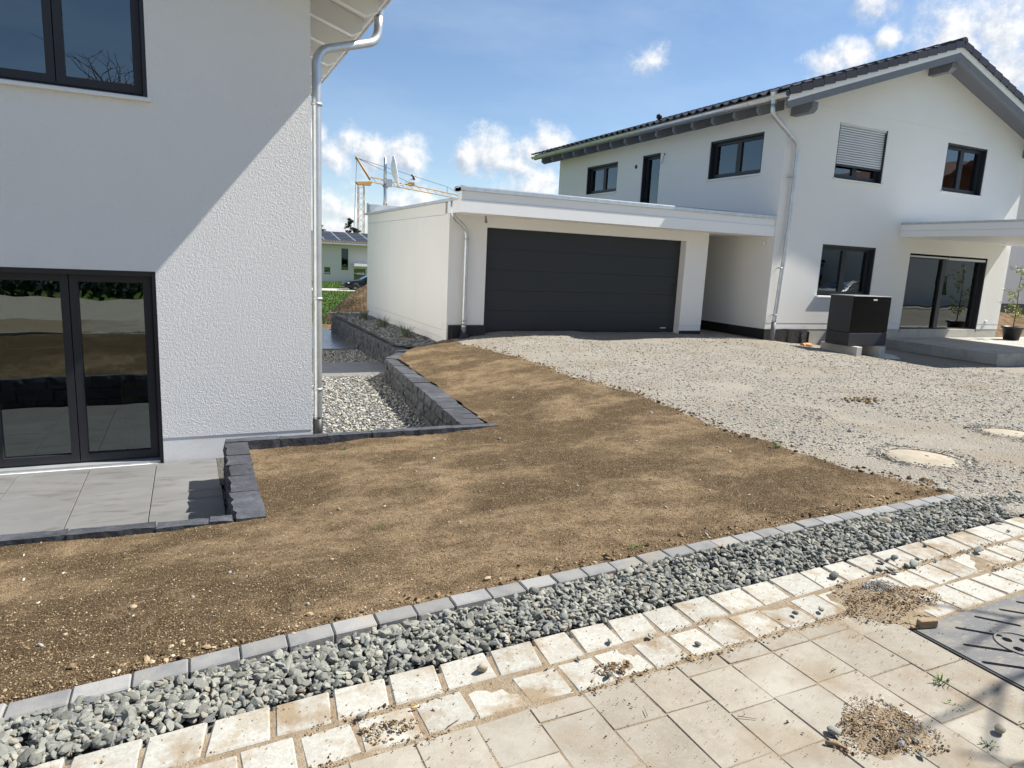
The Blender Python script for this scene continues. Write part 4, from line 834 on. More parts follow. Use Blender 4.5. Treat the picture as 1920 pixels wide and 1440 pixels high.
MB().box(GX1+.002, OX-.005, 19.6, 19.8, -1.9, .86).build('passage_wall', 'garage', gr)
MB().box(GX0+.25, OX-.004, 12.54, GY1-.005, .862, 1.06).build('roof_slab', 'fascia', gr)
MB().box(GX0+.0, OX-.004, 12.56, GY1-.3, 1.083, 1.10).build('roof_sheet', 'zinc', gr)
MB().box(GX0-.055, OX-.004, 12.43, 12.535, .850, 1.082).build('fascia', 'fascia', gr)
MB().box(GX0-.053, GX0+.248, 12.537, 13.19, .850, 1.0805).build('fascia_return', 'fascia', gr)
MB().box(GX0+.25, OX-.004, 12.537, 13.2, .852, .8615).build('soffit', 'fascia', gr)
MB().box(GX0-.04, OX-.005, 12.445, 12.60, 1.086, 1.245).build('upper_fascia', 'trim', gr)
cp = MB(); cp.prism([(12.40, 1.247), (12.40, 1.315), (12.44, 1.335), (12.72, 1.31), (12.72, 1.247)], 'x', GX0-.075, OX-.004); cp.build('parapet_capping', 'zinc', gr)
cp = MB(); cp.prism([(GX0-.075, 1.247), (GX0-.075, 1.30), (GX0-.05, 1.34), (GX0+.02, 1.33), (GX0+.02, 1.247)], 'y', 12.405, 12.80); cp.build('capping_end', 'zinc_dull', gr)
MB().box(GX0+.0, GX0+6, GY1-.3, GY1-.02, 1.103, 1.38).build('rear_parapet', 'zinc_dull', gr)
MB().box(GX0-.03, GX0+.0, GY1-.10, GY1+.02, 1.08, 1.42).build('parapet_post', 'zinc_dull', gr)
ed = MB(); ed.prism([(GX0-.075, 1.083), (GX0-.075, 1.125), (GX0-.06, 1.14), (GX0-.002, 1.125), (GX0-.002, 1.083)], 'y', 12.82, GY1+.05); ed.build('roof_gutter', 'zinc_dull', gr)
# sectional door, five panels
for k in range(5):
    a, b = -1.505+k*.430, -1.505+(k+1)*.430-.002; mb = MB(); mb.box(5.50, 10.72, 13.405, 13.44, a, b); mb.build('door_panel', 'garage_door', gr, .002)
MB().box(5.50, 10.72, 13.395, 13.43, -1.535, -1.508).build('door_seal', 'plastic_black', gr)
MB().box(10.28, 10.44, 13.4025, 13.405, -1.452, -1.434).build('door_badge', 'silver', gr)
MB().box(5.3, 10.9, 13.46, 13.48, -1.9, .86).build('door_backing', 'black', gr)
mm = MB(); vs = []; n = 10
for i in range(n+1):
    t = i/n; x = GX0+.03+.82*t; vs += [(x, 13.19-.02-.05*abs(math.sin(i*1.1)), -1.9), (x, 13.19-.008, -1.37+.0*t)]
mm.add(vs, [(2*i, 2*i+2, 2*i+3, 2*i+1) for i in range(n)]); mm.build('foundation_membrane', 'membrane', gr); MB().box(10.685, 11.345, 13.188, 13.195, -1.9, -1.49).build('foundation_membrane', 'membrane', gr)
mm = MB().add([(GX0+.33, 13.10, -1.36), (GX0+.10, 12.98, -1.86), (GX0+.50, 12.92, -1.84), (GX0+.36, 13.12, -1.36)], [(0, 1, 2, 3)]); mm.build('membrane_flap', 'membrane', gr)
downpipe(gr, [(GX0-.03, 12.95, 1.085), (GX0-.03, 12.95, .80), (GX0+.34, 13.10, .56), (GX0+.34, 13.10, -1.2), (GX0+.34, 13.10, -1.25)], -1.72, .32, m='zinc', bootm='plastic_grey', brackets=(.36, -1.28), bw=(0, .05), funnel=False, r=.045)
MB().tube([(GX0+.72, 13.05, .852), (GX0+.72, 13.05, .80), (GX0+.72, 13.03, .72)], [.012, .02, .03], 8).build('hanging_sensor', 'plastic_grey', gr)
for x in (5.9, 7.6, 9.2, 10.6, 11.9): MB().lathe([(.045, 0), (.045, -.010), (.03, -.010), (.001, -.008)], 12, (x, 12.85, .8515)).build('spotlight', 'plastic_white', gr)
child_fix(gr)
# satellite dish behind the garage roof
sd = thing('satellite_dish', 'grey satellite dish on a steel mast at the back of the garage roof', 'satellite dish', (5.2, 20.1, 1.10))
MB().tube([(0, 0, 0), (0, 0, .95)], .035, 10).tube([(0, 0, .9), (0, 0, 1.62)], .042, 10).build('mast', 'steel', sd)
MB().box(-.05, .16, -.03, .03, .95, 1.0).box(.02, .2, -.05, .05, .82, 1.03).build('mount', 'steel', sd)
d = MB(); nr, na = 6, 28; vs = [(0, 0, 0)]
for i in range(1, nr+1):
    for k in range(na):
        t = 2*PI*k/na; rr = i/nr; vs.append((.13*rr*rr, .40*rr*math.cos(t), .44*rr*math.sin(t)))
fs = [(0, 1+k, 1+(k+1) % na) for k in range(na)]+[(1+(i-1)*na+k, 1+i*na+k, 1+i*na+(k+1) % na, 1+(i-1)*na+(k+1) % na) for i in range(1, nr) for k in range(na)]
d.add(vs, fs, True); dm = d.build('reflector', 'trim', sd, 0, (.18, -.02, 1.26), (0, -.20, math.radians(-12))); mdf = dm.modifiers.new('thickness', 'SOLIDIFY'); mdf.thickness = .015
MB().tube([(.33, -.10, .84), (.62, -.12, .97), (.80, -.13, 1.10)], .02, 8).build('feed_arm', 'steel', sd)
MB().tube([(.84, -.13, 1.06), (.80, -.13, 1.16), (.74, -.13, 1.20)], .03, 10).build('receiver_head', 'plastic_black', sd)

# ================================================================ HEAT PUMP AND SMALL THINGS BY THE RIGHT HOUSE
hp = thing('heat_pump', 'anthracite heat pump box with glossy black front in front of the right house', 'heat pump', (14.38, 11.22, -1.80))
zb = .215; W_, D_, H_ = 1.29, .64, 1.15
MB().box(-W_/2, W_/2, -D_/2, D_/2, zb, zb+.30).build('base_panel', 'hp', hp, .008)
MB().box(-W_/2, W_/2, -D_/2+.012, D_/2, zb+.308, zb+H_-.012).build('casing', 'hp', hp, .006)
MB().box(-W_/2+.012, W_/2-.012, -D_/2-.002, -D_/2+.0115, zb+.312, zb+H_-.016).build('front_panel', 'hp_black', hp, .003)
MB().box(-W_/2-.008, W_/2+.008, -D_/2-.008, D_/2+.008, zb+H_-.011, zb+H_+.006).build('lid', 'hp_top', hp, .003)
MB().box(.02, .15, -D_/2-.004, -D_/2-.001, zb+H_-.10, zb+H_-.07).build('badge', 'silver', hp, .002)
for x, l in ((-.42, 'left concrete beam under the anthracite heat pump'), (.38, 'right concrete beam under the anthracite heat pump')):
    tag(MB().box(-.09, .09, -.47, .55, -.15, .205).build('concrete_beam', 'concrete_pale', None, .008, (14.38+x, 11.22, -1.80)), l, 'concrete beam')
g = np.random.default_rng(71); cb = MB()
for r, z in ((.34, -.06), ): pass
prof = [(.40, -.08), (.30, .02), (.18, .075), (.05, .10), (.001, .10)]
tag(MB().lathe(prof, 14, (0, 0, 0)).build('mortar_mound', 'concrete_pale', None, 0, (14.86, 10.72, -1.86)), 'pale mound of spilled mortar at the foot of the right concrete beam', 'mortar')
op = thing('drain_pipe_end', 'orange drain pipe stub lying in the hollow by the black membrane', 'pipe', (13.62, 11.95, -1.75))
MB().tube([(-.14, 0, .03), (.0, .02, .05), (.12, -.03, .03)], .055, 12).build('pipe', 'orange', op); MB().tube([(-.16, 0, .03), (-.10, .0, .037)], .066, 12).build('socket_ring', 'orange', op)
tag(MB().lathe([(.058, 0), (.064, .0), (.064, .06), (.058, .06)], 14, (12.80, 12.29, -1.70)).build('pipe_collar', 'plastic_green'), 'green collar at the foot of the downpipe on the right house', 'pipe collar')
# young tree in a tub on the slab
tb = thing('potted_tree', 'young birch with light green leaves in a black tub on the concrete slab', 'potted tree', (21.6, 11.75, -1.60))
MB().lathe([(.001, 0), (.19, 0), (.25, .34), (.285, .34), (.285, .39), (.25, .39), (.235, .33), (.001, .32)], 24).build('tub', 'plastic_black', tb)
sm = MB(); leaves = []; rr = random.Random(5)
sm.tube([(0, 0, .3), (.03, 0, .9), (.0, .02, 1.5), (-.06, .0, 2.15)], [.016, .012, .008, .004], 6)
for k in range(26):
    z = rr.uniform(.6, 2.05); a = rr.uniform(0, 6.28); l = rr.uniform(.15, .5)*(1.15-.3*z/2); p0 = Vector((.02, .01, z)); p1 = p0+Vector((math.cos(a)*l, math.sin(a)*l, l*.65))
    sm.tube([p0, (p0+p1)/2+Vector((0, 0, -.02)), p1], [.005, .004, .002], 4)
    for q in range(11):
        t = rr.uniform(.15, 1.1); leaves.append(p0+(p1-p0)*t+Vector((rr.gauss(0, .03), rr.gauss(0, .03), rr.gauss(-.02, .03))))
sm.build('stem', 'bark', tb)
def leaf_cloud(name, pts, size, m, parent, seed=1, flat=.5):
    g = np.random.default_rng(seed); P = np.array([tuple(p) for p in pts]); n = len(P); a = g.normal(size=(n, 3)); a /= np.linalg.norm(a, axis=1)[:, None]; b = g.normal(size=(n, 3)); b -= a*(a*b).sum(1)[:, None]; b /= np.linalg.norm(b, axis=1)[:, None]
    s = (size*g.uniform(.6, 1.3, n))[:, None]; V = np.stack([P-a*s, P+b*s*flat, P+a*s, P-b*s*flat], 1).reshape(-1, 3); F_ = np.arange(n*4).reshape(-1, 4)
    return link(name, mesh_np(name, V, F_, m), parent)
leaf_cloud('leaves', leaves, .042, 'leaf', tb, 5)
# a house plant behind the entrance glass
hpnt = thing('house_plant', 'dark leafy house plant standing behind the glass of the entrance door', 'house plant', (19.0, 13.15, -1.47))
MB().lathe([(.001, 0), (.15, 0), (.19, .34), (.001, .33)], 16).build('pot', 'plastic_grey', hpnt); rr = random.Random(9); lm = MB()
for k in range(26):
    a = rr.uniform(0, 6.28); h = rr.uniform(.5, 1.2); l = rr.uniform(.2, .5); c, s_ = math.cos(a), math.sin(a); w = .035
    lm.add([(0, 0, .3), (c*l*.5-s_*w, s_*l*.5+c*w, h*.8+.25), (c*l, s_*l, h+.2), (c*l*1.5, s_*l*1.5, h+.05), (c*l*.5+s_*w, s_*l*.5-c*w, h*.8+.25)], [(0, 1, 2, 3, 4)])
lm.build('foliage', 'leaf_dark', hpnt)

# ================================================================ PLANTS IN THE BED, GRASS TUFTS
def blades(n, h, spread, seed, lean=.5, w=.004):
    rr = random.Random(seed); mb = MB()
    for k in range(n):
        a = rr.uniform(0, 6.28); r = spread*rr.uniform(0, .3); L = h*rr.uniform(.55, 1.05); o = Vector((math.cos(a)*r, math.sin(a)*r, -.01)); d = Vector((math.cos(a), math.sin(a), 0)); p = Vector((-d.y, d.x, 0))*w
        m1 = o+d*L*lean*.35+Vector((0, 0, L*.6)); m2 = o+d*L*lean+Vector((0, 0, L*(.95 if lean < .7 else .7)))
        mb.add([o-p, o+p, m1+p*.8, m2, m1-p*.8], [(0, 1, 2, 3, 4)])
    return mb
for k, (x, y, l) in enumerate([(4.28, 14.55, 'grey green herb nearest the camera in the dark gravel bed beside the garage'), (4.30, 16.6, 'grey green herb in the middle of the bed beside the garage'), (4.28, 18.6, 'grey green herb at the back of the bed beside the garage')]):
    t = thing('herb_plant', l, 'plant', (x, y, -1.80), 'herbs planted in the bed beside the garage', rz=k*1.3); blades(70, .36, .35, 80+k, .55, .006).build('foliage', 'herb', t); MB().lathe([(.001, -.02), (.13, -.02), (.15, .02), (.11, .035), (.001, .03)], 12).build('root_ball', 'earth', t)
TUFTS = [(2.70, 1.50, SZ, .045, 'grass tuft growing in a paver joint below the drain plate'), (2.60, 1.38, SZ, .022, 'small flat weed in a paver joint just below the grass tuft'), (4.86, 4.46, None, .08, 'green weed at the edge of the soil beside the gravel drive'), (2.25, 2.98, None, .04, 'small green weed in the soil right behind the kerb stones'), (1.32, 6.55, None, .05, 'thin green weed in the soil in front of the black coping stones'), (5.0, 12.2, None, .12, 'green weeds at the foot of the garage downpipe'), (1.05, 4.1, None, .03, 'pale grass blade cluster in the middle of the brown soil'), (2.50, 1.20, SZ, .025, 'yellowish weed in the shaded paver joint at the bottom right')]
for k, (x, y, z, h, l) in enumerate(TUFTS):
    z = float(soil_z(np.array([x]), np.array([y]))[0]) if z is None else z
    t = tag(blades(24, h, .10, 90+k, .75, .0028).build('grass_tuft', 'grass', None, 0, (x, y, z)), l, 'grass tuft')

# ================================================================ MANHOLE COVERS, DRAIN PLATE
for (x, y, l) in ((6.0, 3.80, 'round sandy manhole cover in the gravel near the end of the kerb stones'), (8.25, 4.26, 'round manhole cover with reddish rim at the right edge of the drive')):
    z = float(drive_z(np.array([x]), np.array([y]))[0])+.004; t = thing('manhole_cover', l, 'manhole cover', (x, y, z), 'manhole covers in the gravel drive')
    MB().lathe([(.325, -.06), (.325, .004), (.335, .007), (.385, .004), (.40, -.06)], 40).build('ring', 'red_ring', t); MB().lathe([(.001, .004), (.30, .002), (.318, -.006), (.318, -.06)], 40).build('lid', 'cover', t)
    MB().tube([(.1, .05, .004), (.1, .05, -.03)], .018, 10).build('lifting_hole', 'black', t)
g = np.random.default_rng(121)
for (x, y) in ((6.0, 3.80), (8.25, 4.26)):
    n = 520; a = g.uniform(0, 2*PI, n); r = g.normal(.395, .045, n); X = x+r*np.cos(a); Y = y+r*np.sin(a); s = g.gamma(2.4, .0026, n)+.0032
    scatter('rim_gravel', np.stack([X, Y, drive_z(X, Y)+.018+s*.3], -1), s, 'drive_stone', ICO1, 122, .25)
def plate_with_holes(mb, outer, holes, z, depth):
    bm = bmesh.new(); loops = [outer]+holes; edges = []
    for lp in loops:
        vs = [bm.verts.new((p[0], p[1], z)) for p in lp]; edges += [bm.edges.new((vs[i], vs[(i+1) % len(vs)])) for i in range(len(vs))]
    bmesh.ops.triangle_fill(bm, use_beauty=True, use_dissolve=False, edges=edges); bm.verts.ensure_lookup_table(); bm.verts.index_update()
    mb.add([v.co[:] for v in bm.verts], [tuple(v.index for v in f.verts) for f in bm.faces]); bm.free()
    for lp in loops:
        n = len(lp); mb.add([(p[0], p[1], z) for p in lp]+[(p[0], p[1], z-depth) for p in lp], [(i, (i+1) % n, n+(i+1) % n, n+i) for i in range(n)])
def slot(x0, y0, x1, y1, w=.011):
    d = Vector((x1-x0, y1-y0)).normalized(); a0 = math.atan2(d.y, d.x); out = []
    for c, base in (((x1, y1), a0-PI/2), ((x0, y0), a0+PI/2)):
        for k in range(6): t = base+PI*k/5; out.append((c[0]+w*math.cos(t), c[1]+w*math.sin(t)))
    return out
def circ(x, y, r, n=14): return [(x+r*math.cos(2*PI*k/n), y+r*math.sin(2*PI*k/n)) for k in range(n)]
dr = thing('drain_cover', 'grey slotted metal drain cover set in the pale paving at the right edge', 'drain cover', (3.7, 1.55, SZ))
slots = [(3.20, 1.748, 3.325, 1.632), (3.085, 1.640, 3.225, 1.532), (3.40, 1.782, 3.515, 1.655), (3.545, 1.620, 3.64, 1.55), (3.60, 1.782, 3.70, 1.69), (3.775, 1.80, 3.90, 1.67), (3.02, 1.52, 3.14, 1.43), (3.12, 1.40, 3.24, 1.32), (3.52, 1.44, 3.66, 1.36), (3.72, 1.50, 3.86, 1.40), (3.90, 1.60, 4.05, 1.50), (3.38, 1.38, 3.50, 1.30)]
pm = MB(); outer = [(2.992, 1.245), (4.30, 1.285), (4.30, 1.862), (2.992, 1.824)]
holes = [slot(*s_) for s_ in slots]+[circ(3.335+.055*math.cos(a), 1.545+.055*math.sin(a), .021, 12) for a in (0.3, 1.87, 3.44, 5.01)]
plate_with_holes(pm, outer, holes, .006, .02); pl = pm.build('plate', 'drain', dr); pl.location = -Vector((3.7, 1.55, 0))
hub = MB().lathe([(.098, .0062), (.098, .011), (.106, .011), (.106, .0062)], 30, (3.335-3.7, 1.545-1.55, 0)); hub.build('hub_ring', 'drain', dr)
fm = MB(); [fm.box(a, b, c, d, -.05, .004) for a, b, c, d in ((2.975-3.7, 2.985-3.7, 1.23-1.55, 1.83-1.55),)]; fm.build('frame', 'plastic_black', dr)
MB().box(2.99-3.7, 4.3-3.7, 1.24-1.55, 1.83-1.55, -.07, -.0165).build('pit', 'black', dr)

# ================================================================ LOOSE STONES, CLODS AND LITTER ON THE PAVING
BIG = [mesh_np('stone', V, ICO2[1], 'ballast_one', True) for V in stone_shapes(6, ICO2, .14, 77)]
NAMED = [(0.99, 2.23, .026, 'dark grey stone alone on a pale sett left of the picture middle'), (0.49, 2.12, .020, 'dark grey stone on the setts left of the cigarette end'), (1.58, 2.22, .016, 'small dark stone at the joint above the dirt filled gap'), (1.77, 2.19, .018, 'grey stone on the second sett row right of the dirt filled gap'),
 (3.65, 2.28, .030, 'largest round grey stone of the group just above the dirt patch'), (3.63, 2.38, .024, 'tall dark stone on a sett above the dirt patch'), (4.23, 2.27, .034, 'big dark stone on the setts right of the dirt patch'), (3.99, 2.44, .020, 'dark stone in the middle of a sett near the gravel strip'), (3.07, 2.33, .026, 'dark stone on the setts left of the dirt patch'),
 (2.55, 2.11, .022, 'left one of two grey stones on the setts below the gravel strip'), (2.70, 2.09, .018, 'right one of two grey stones on the setts left of the dirt patch'), (2.01, 1.44, .022, 'rounded grey stone left of the sandy heap at the bottom'), (2.60, 1.22, .022, 'pale stone in the branch shadow at the bottom right'), (1.44, 2.01, .022, 'dark flat stone below the dirt filled gap'), (4.91, 2.53, .026, 'dark stone at the edge of the gravel strip far right'), (5.14, 3.08, .045, 'light rounded cobble at the end of the kerb stones'), (4.07, 2.78, .040, 'tan rounded cobble lying on the dark gravel strip')]
for x, y, s, l in NAMED:
    zz = SZ+.008 if y < 2.7 else -1.585; o = tag(link('stone', random.choice(BIG), None, (x, y, zz+s*.5), (random.gauss(0, .3), random.gauss(0, .3), random.uniform(0, 6))), l, 'stone', 'single stones on the paving'); o.scale = (s, s, s)
    if 'tan' in l or 'light' in l or 'pale' in l: o.data = o.data.copy(); o.data.materials[0] = M['cover']
SMALL = [(3.61,2.29,.017,0),(3.57,2.38,.016,0),(3.5,2.37,.018,0),(3.35,2.3,.018,0),(3.41,2.31,.018,0),(3.46,2.29,.022,0),(3.46,2.25,.018,0),(4.17,2.29,.012,'small grey stone just left of the big dark stone on the setts'),(3.85,2.28,.016,'flat grey stone on the joint right of the round stone above the dirt patch'),(3.76,2.33,.014,'narrow dark stone wedged in the sett joint above the drain cover'),(4.8,2.42,.014,'small dark stone on the sett farthest to the right'),(4.07,2.08,.011,1),(4.1,2.08,.010,1),(3.03,2.25,.012,'tiny grey stone at the left end of the dirt patch'),(1.93,2.07,.013,'small dark stone at the joint right of the dirt filled gap'),(1.39,2.16,.012,'tiny dark clod on the sett left of the dirt filled gap'),(2.12,1.35,.014,2),(2.25,1.3,.012,2),(2.2,1.24,.014,2),(2.26,1.38,.012,2)]
SHARED = [('small grey stone in the cluster just above the dirt patch', 'cluster of small stones above the dirt patch'), ('tiny pebble of the pair in the joint beside the drain cover', 'pair of pebbles beside the drain cover'), ('small pebble at the rim of the sandy heap', 'pebbles around the sandy heap')]
for x, y, s, l in SMALL:
    l, gp = (SHARED[l] if isinstance(l, int) else (l, 'single stones on the paving'))
    o = tag(link('stone', random.choice(BIG), None, (x, y, SZ+.006+s*.5), (random.gauss(0, .3), random.gauss(0, .3), random.uniform(0, 6))), l, 'stone', gp); o.scale = (s, s, s)
g = np.random.default_rng(78)
def litter(name, cx, cy, rx, ry, n, m, base, smin, smax, seed, hump=0., pw=.5):
    g = np.random.default_rng(seed); a = g.uniform(0, 2*PI, n); r = g.uniform(0, 1, n)**pw; r = r*(1+.25*np.sin(3*a+seed)); X = cx+rx*r*np.cos(a); Y = cy+ry*r*np.sin(a); s = g.uniform(smin, smax, n)*np.where(g.uniform(size=n) < .04, 2.2, 1)
    return scatter(name, np.stack([X, Y, SZ+.004+hump*np.clip(1-r*r, 0, 1)+s*.3], -1), s, m, base, seed, .35)
def heap_sheet(name, cx, cy, rx, ry, h, m, seed, lab, cat):
    st = .012; xs = np.arange(-rx*1.75, rx*1.75, st); ys = np.arange(-ry*1.75, ry*1.75, st); X, Y = np.meshgrid(xs, ys)
    r = np.hypot(X/rx, Y/ry)+(fbm(X*9+cx, Y*9, seed)-.47)*.9; Z = h*np.clip(1-r, -.6, 1)+(fbm(X*30, Y*30, seed+1)-.47)*.016*np.clip(1.2-r, 0, 1)-.004
    nx = len(xs); i, j = np.meshgrid(np.arange(len(ys)-1), np.arange(nx-1), indexing='ij'); a = i*nx+j; Fq = np.stack([a, a+1, a+nx+1, a+nx], -1)[r[:-1, :-1] < 1.15].reshape(-1, 4)
    V = np.stack([X, Y, Z], -1).reshape(-1, 3); used = np.unique(Fq); mp = np.full(len(V), -1); mp[used] = np.arange(len(used))
    return tag(link(name, mesh_np(name, V[used], mp[Fq], m, True), None, (cx, cy, SZ+.006)), lab, cat)
h1 = heap_sheet('dirt_patch', 3.12, 2.08, .27, .19, .030, 'joint', 101, 'spilled dirt and grit on the paving at the corner of the drain cover', 'dirt patch')
h2 = heap_sheet('sandy_heap', 2.20, 1.40, .17, .12, .022, 'joint', 102, 'sandy heap with bark bits and pebbles on the pavers at the bottom', 'sand heap')
litter('dirt_crumbs', 3.10, 2.06, .30, .17, 1600, 'crumb', ICO1, .0015, .0055, 103, .022, .6)
litter('grey_grit', 3.20, 2.16, .13, .065, 1300, 'drive_stone', ICO1, .002, .0042, 104, .034, .5)
litter('sandy_crumbs', 2.20, 1.39, .21, .15, 1500, 'crumb', ICO1, .0014, .0045, 105, .016, .6)
litter('sandy_pebbles', 2.23, 1.38, .19, .13, 80, 'pebble', ICO1, .003, .008, 106, .016, .6)
litter('gap_dirt', 1.48, 2.05, .075, .05, 160, 'crumb', ICO1, .002, .007, 107, .012)
litter('gap_dirt_left', .56, 2.03, .10, .05, 220, 'crumb', ICO1, .002, .006, 108, .010)
n = 5200; X = g.uniform(-.6, 4.9, n); Y = g.uniform(.95, 2.42, n); s = g.gamma(2, .0008, n)+.0009
for k_, (fx_, n_, sd_) in enumerate(((r2f, 1300, 131), (r1f, 900, 132))):
    gg = np.random.default_rng(sd_); X_ = gg.uniform(-.4, 4.6, n_)**1.0; X_ = X_[fbm(X_*3, X_*0, sd_) > .42]; Y_ = fx_(X_)+gg.normal(-.004, .018, len(X_)); s_ = gg.gamma(2, .0012, len(X_))+.0012
    scatter('joint_dirt', np.stack([X_, Y_, np.full(len(X_), SZ+.006)], -1), s_, 'crumb', ICO1, sd_)
scatter('paving_grit', np.stack([X, Y, np.full(n, SZ+.006)], -1), s, 'crumb', OCT, 109)
ck = thing('wood_offcut', 'small block of weathered wood lying on the corner of the drain cover', 'wood offcut', (3.06, 1.805, SZ+.008), rz=-.25)
MB().box(-.048, .048, -.014, .014, 0, .038).build('block', 'wood_off', ck, .003); MB().box(-.085, -.049, -.012, .006, 0, .010).build('splinter', 'wood_off', ck, .002)
cg = thing('cigarette_end', 'orange cigarette end lying on a pale sett at the bottom', 'cigarette end', (.674, 2.10, SZ+.010), rz=.15)
MB().tube([(-.011, 0, .004), (.013, 0, .004)], .0042, 10).build('filter', 'butt', cg); MB().tube([(.013, 0, .004), (.019, .001, .0038)], [.0042, .003], 10).build('stub', 'plastic_white', cg)
tag(MB().tube([(-.035, 0, 0), (0, .006, .004), (.03, -.002, 0)], [.006, .009, .004], 6).build('bark_piece', 'wood_off', None, 0, (1.965, 1.39, SZ+.008), (0, 0, -.8)), 'curled piece of bark next to the sandy heap at the bottom', 'bark')
rr = random.Random(4)
for x, y, a, l, lab in ((.78, 1.98, .4, .03, 'thin twig on the paver left of the picture middle'), (1.78, 1.62, 2.6, .034, 'thin twig on the paver in the middle of the bottom edge'), (1.45, 1.78, 1.2, .02, 'short twig on the paver below the dirt filled gap'), (2.35, 1.72, .2, .026, 'curved twig on the paver between the sandy heap and the dirt patch')):
    tag(MB().tube([(-l*math.cos(a), -l*math.sin(a), 0), (l*math.cos(a), l*math.sin(a), .002)], .0016, 5).build('twig', 'wood_off', None, 0, (x, y, SZ+.007)), lab, 'twig', 'twigs on the pavers')
x, y = 8.24, 6.19
scatter('dark_clods', np.stack([x+g.normal(0, .14, 90), y+g.normal(0, .08, 90), np.full(90, float(drive_z(np.array([x]), np.array([y]))[0])+.012)], -1), g.uniform(.008, .028, 90), 'crumb', ICO1, 111, .4)
# dry straws on the soil
for x, y, lab in ((.62, 4.35, 'pale dry straw on the soil right of the stone wall corner'), (-.35, 3.35, 'pale dry straw on the soil at the left edge'), (1.9, 4.2, 'pale dry straw in the middle of the soil bed'), (2.6, 5.1, 'pale dry straw on the soil towards the gravel drive')):
    z = float(soil_z(np.array([x]), np.array([y]))[0]); a = rr.uniform(0, 3.1)
    tag(MB().tube([(0, 0, .004), (.06*math.cos(a), .06*math.sin(a), .018), (.12*math.cos(a+.2), .12*math.sin(a+.2), .008)], .0016, 5).build('straw', 'wood_off', None, 0, (x, y, z)), lab, 'straw', 'straws on the soil')

# ================================================================ BEYOND THE GARDEN
def mound(name, cx, cy, rx, ry, h, z0, m, seed, lab, cat, st=.12):
    xs = np.arange(-rx, rx+st, st); ys = np.arange(-ry, ry+st, st); X, Y = np.meshgrid(xs, ys); r = np.hypot(X/rx, Y/ry)
    Z = h*np.clip(1-r, 0, 1)**.8*(.75+.5*fbm(X*.7+5, Y*.7, seed))+(fbm(X*2.2, Y*2.2, seed+1)-.47)*.35*np.clip(1.05-r, 0, 1)-.05
    nx = len(xs); i, j = np.meshgrid(np.arange(len(ys)-1), np.arange(nx-1), indexing='ij'); a = i*nx+j; Fq = np.stack([a, a+1, a+nx+1, a+nx], -1)[r[:-1, :-1] < 1.04].reshape(-1, 4)
    V = np.stack([X, Y, Z], -1).reshape(-1, 3); used = np.unique(Fq); mp = np.full(len(V), -1); mp[used] = np.arange(len(used))
    return tag(link(name, mesh_np(name, V[used], mp[Fq], m), None, (cx, cy, z0)), lab, cat)
mound('soil_heap', 8.5, 26.8, 4.0, 3.6, 2.9, -2.75, 'earth', 201, 'heap of dug brown earth behind the garage', 'earth heap')
tag(grid_sheet('bare_earth', 2.2, 16, 20.6, 26.2, .2, lambda X, Y: -2.60+(fbm(X*1.5, Y*1.5, 7)-.47)*.16-np.clip(Y-24.8, 0, 9)*.08, 'earth'), kind='structure')
tag(grid_sheet('gravel_path', 4, 40, 58.5, 64.2, .6, lambda X, Y: -3.27-(Y-58)*.012+X*.002, 'dirt_path'), kind='structure')
g = np.random.default_rng(210); n = 26000; Y = 26+(g.uniform(0, 1, n)**1.4)*58; X = Y*g.uniform(.155, .26, n); k = ~((Y > 58.2) & (Y < 64.4)); X, Y = X[k], Y[k]; n = len(X)
a = g.uniform(0, 6.28, n); h = g.uniform(.06, .17, n); w = .02+Y*.0005; B = np.stack([X, Y, ground_z(Y)-.02], -1); dx = np.stack([np.cos(a)*w, np.sin(a)*w, a*0], -1); up = np.stack([g.normal(0, .09, n), g.normal(0, .09, n), h], -1)
tag(link('meadow_grass', mesh_np('meadow_grass', np.stack([B-dx, B+dx, B+up], 1).reshape(-1, 3), np.arange(n*3).reshape(-1, 3), 'grass')), kind='stuff')
# the far house with the solar roof
fh = thing('house', 'distant low house with solar panels on its roof, beyond the meadow', 'house', (20, 86, -3.7)); Ff = Frame((10.0, 85), (1, 0), (0, -1))
FW = [(6.75, 7.58, -2.15, .42), (4.72, 5.42, -2.72, -1.88), (8.28, 9.70, -3.5, -1.93)]
wall_with_holes(Ff, 0, 20, -3.75, 1.0, FW, .4).build('wall', 'far_render', fh)
MB().box(10.2, 30, 85.5, 94, -3.9, .95).build('wall', 'far_render', fh)
for a in FW:
    m_ = MB(); Ff.box(m_, a[0], a[1], -.2, -.14, a[2], a[3]); w_ = m_.build('window', 'anthra', fh); q = MB()
    mid_ = (a[2]+a[3])/2
    for z0, z1 in ((a[2]+.06, mid_-.04), (mid_+.04, a[3]-.06)): q = MB(); Ff.box(q, a[0]+.06, a[1]-.06, -.139, -.13, z0, z1); q.build('pane', 'pane_blue', w_)
MB().box(18.1, 30, 84.0, 84.99, -1.62, -1.30).build('porch_roof', 'fascia', fh)
r_e, r_r = (84.1, 1.12), (92.0, 2.55)
def fz(y): return r_e[1]+(y-r_e[0])*(r_r[1]-r_e[1])/(r_r[0]-r_e[0])
rf = MB(); rf.prism([(84.1, fz(84.1)), (92, fz(92)), (100, 1.0), (100, .8), (92, fz(92)-.2), (84.1, fz(84.1)-.18)], 'x', 9, 31); rf.build('roof', 'tile_red', fh)
for k in range(60):
    MB().prism([(84.0, fz(84.0)+.02), (84.6, fz(84.6)+.10), (84.6, fz(84.6)+.02), (84.0, fz(84.0)-.06)], 'x', 9.0+k*.366, 9.0+k*.366+.30).build('roof_tile', 'bark', fh)
MB().box(9, 31, 83.98, 84.10, fz(84.05)-.22, fz(84.05)-.04).build('gutter', 'zinc_dull', fh)
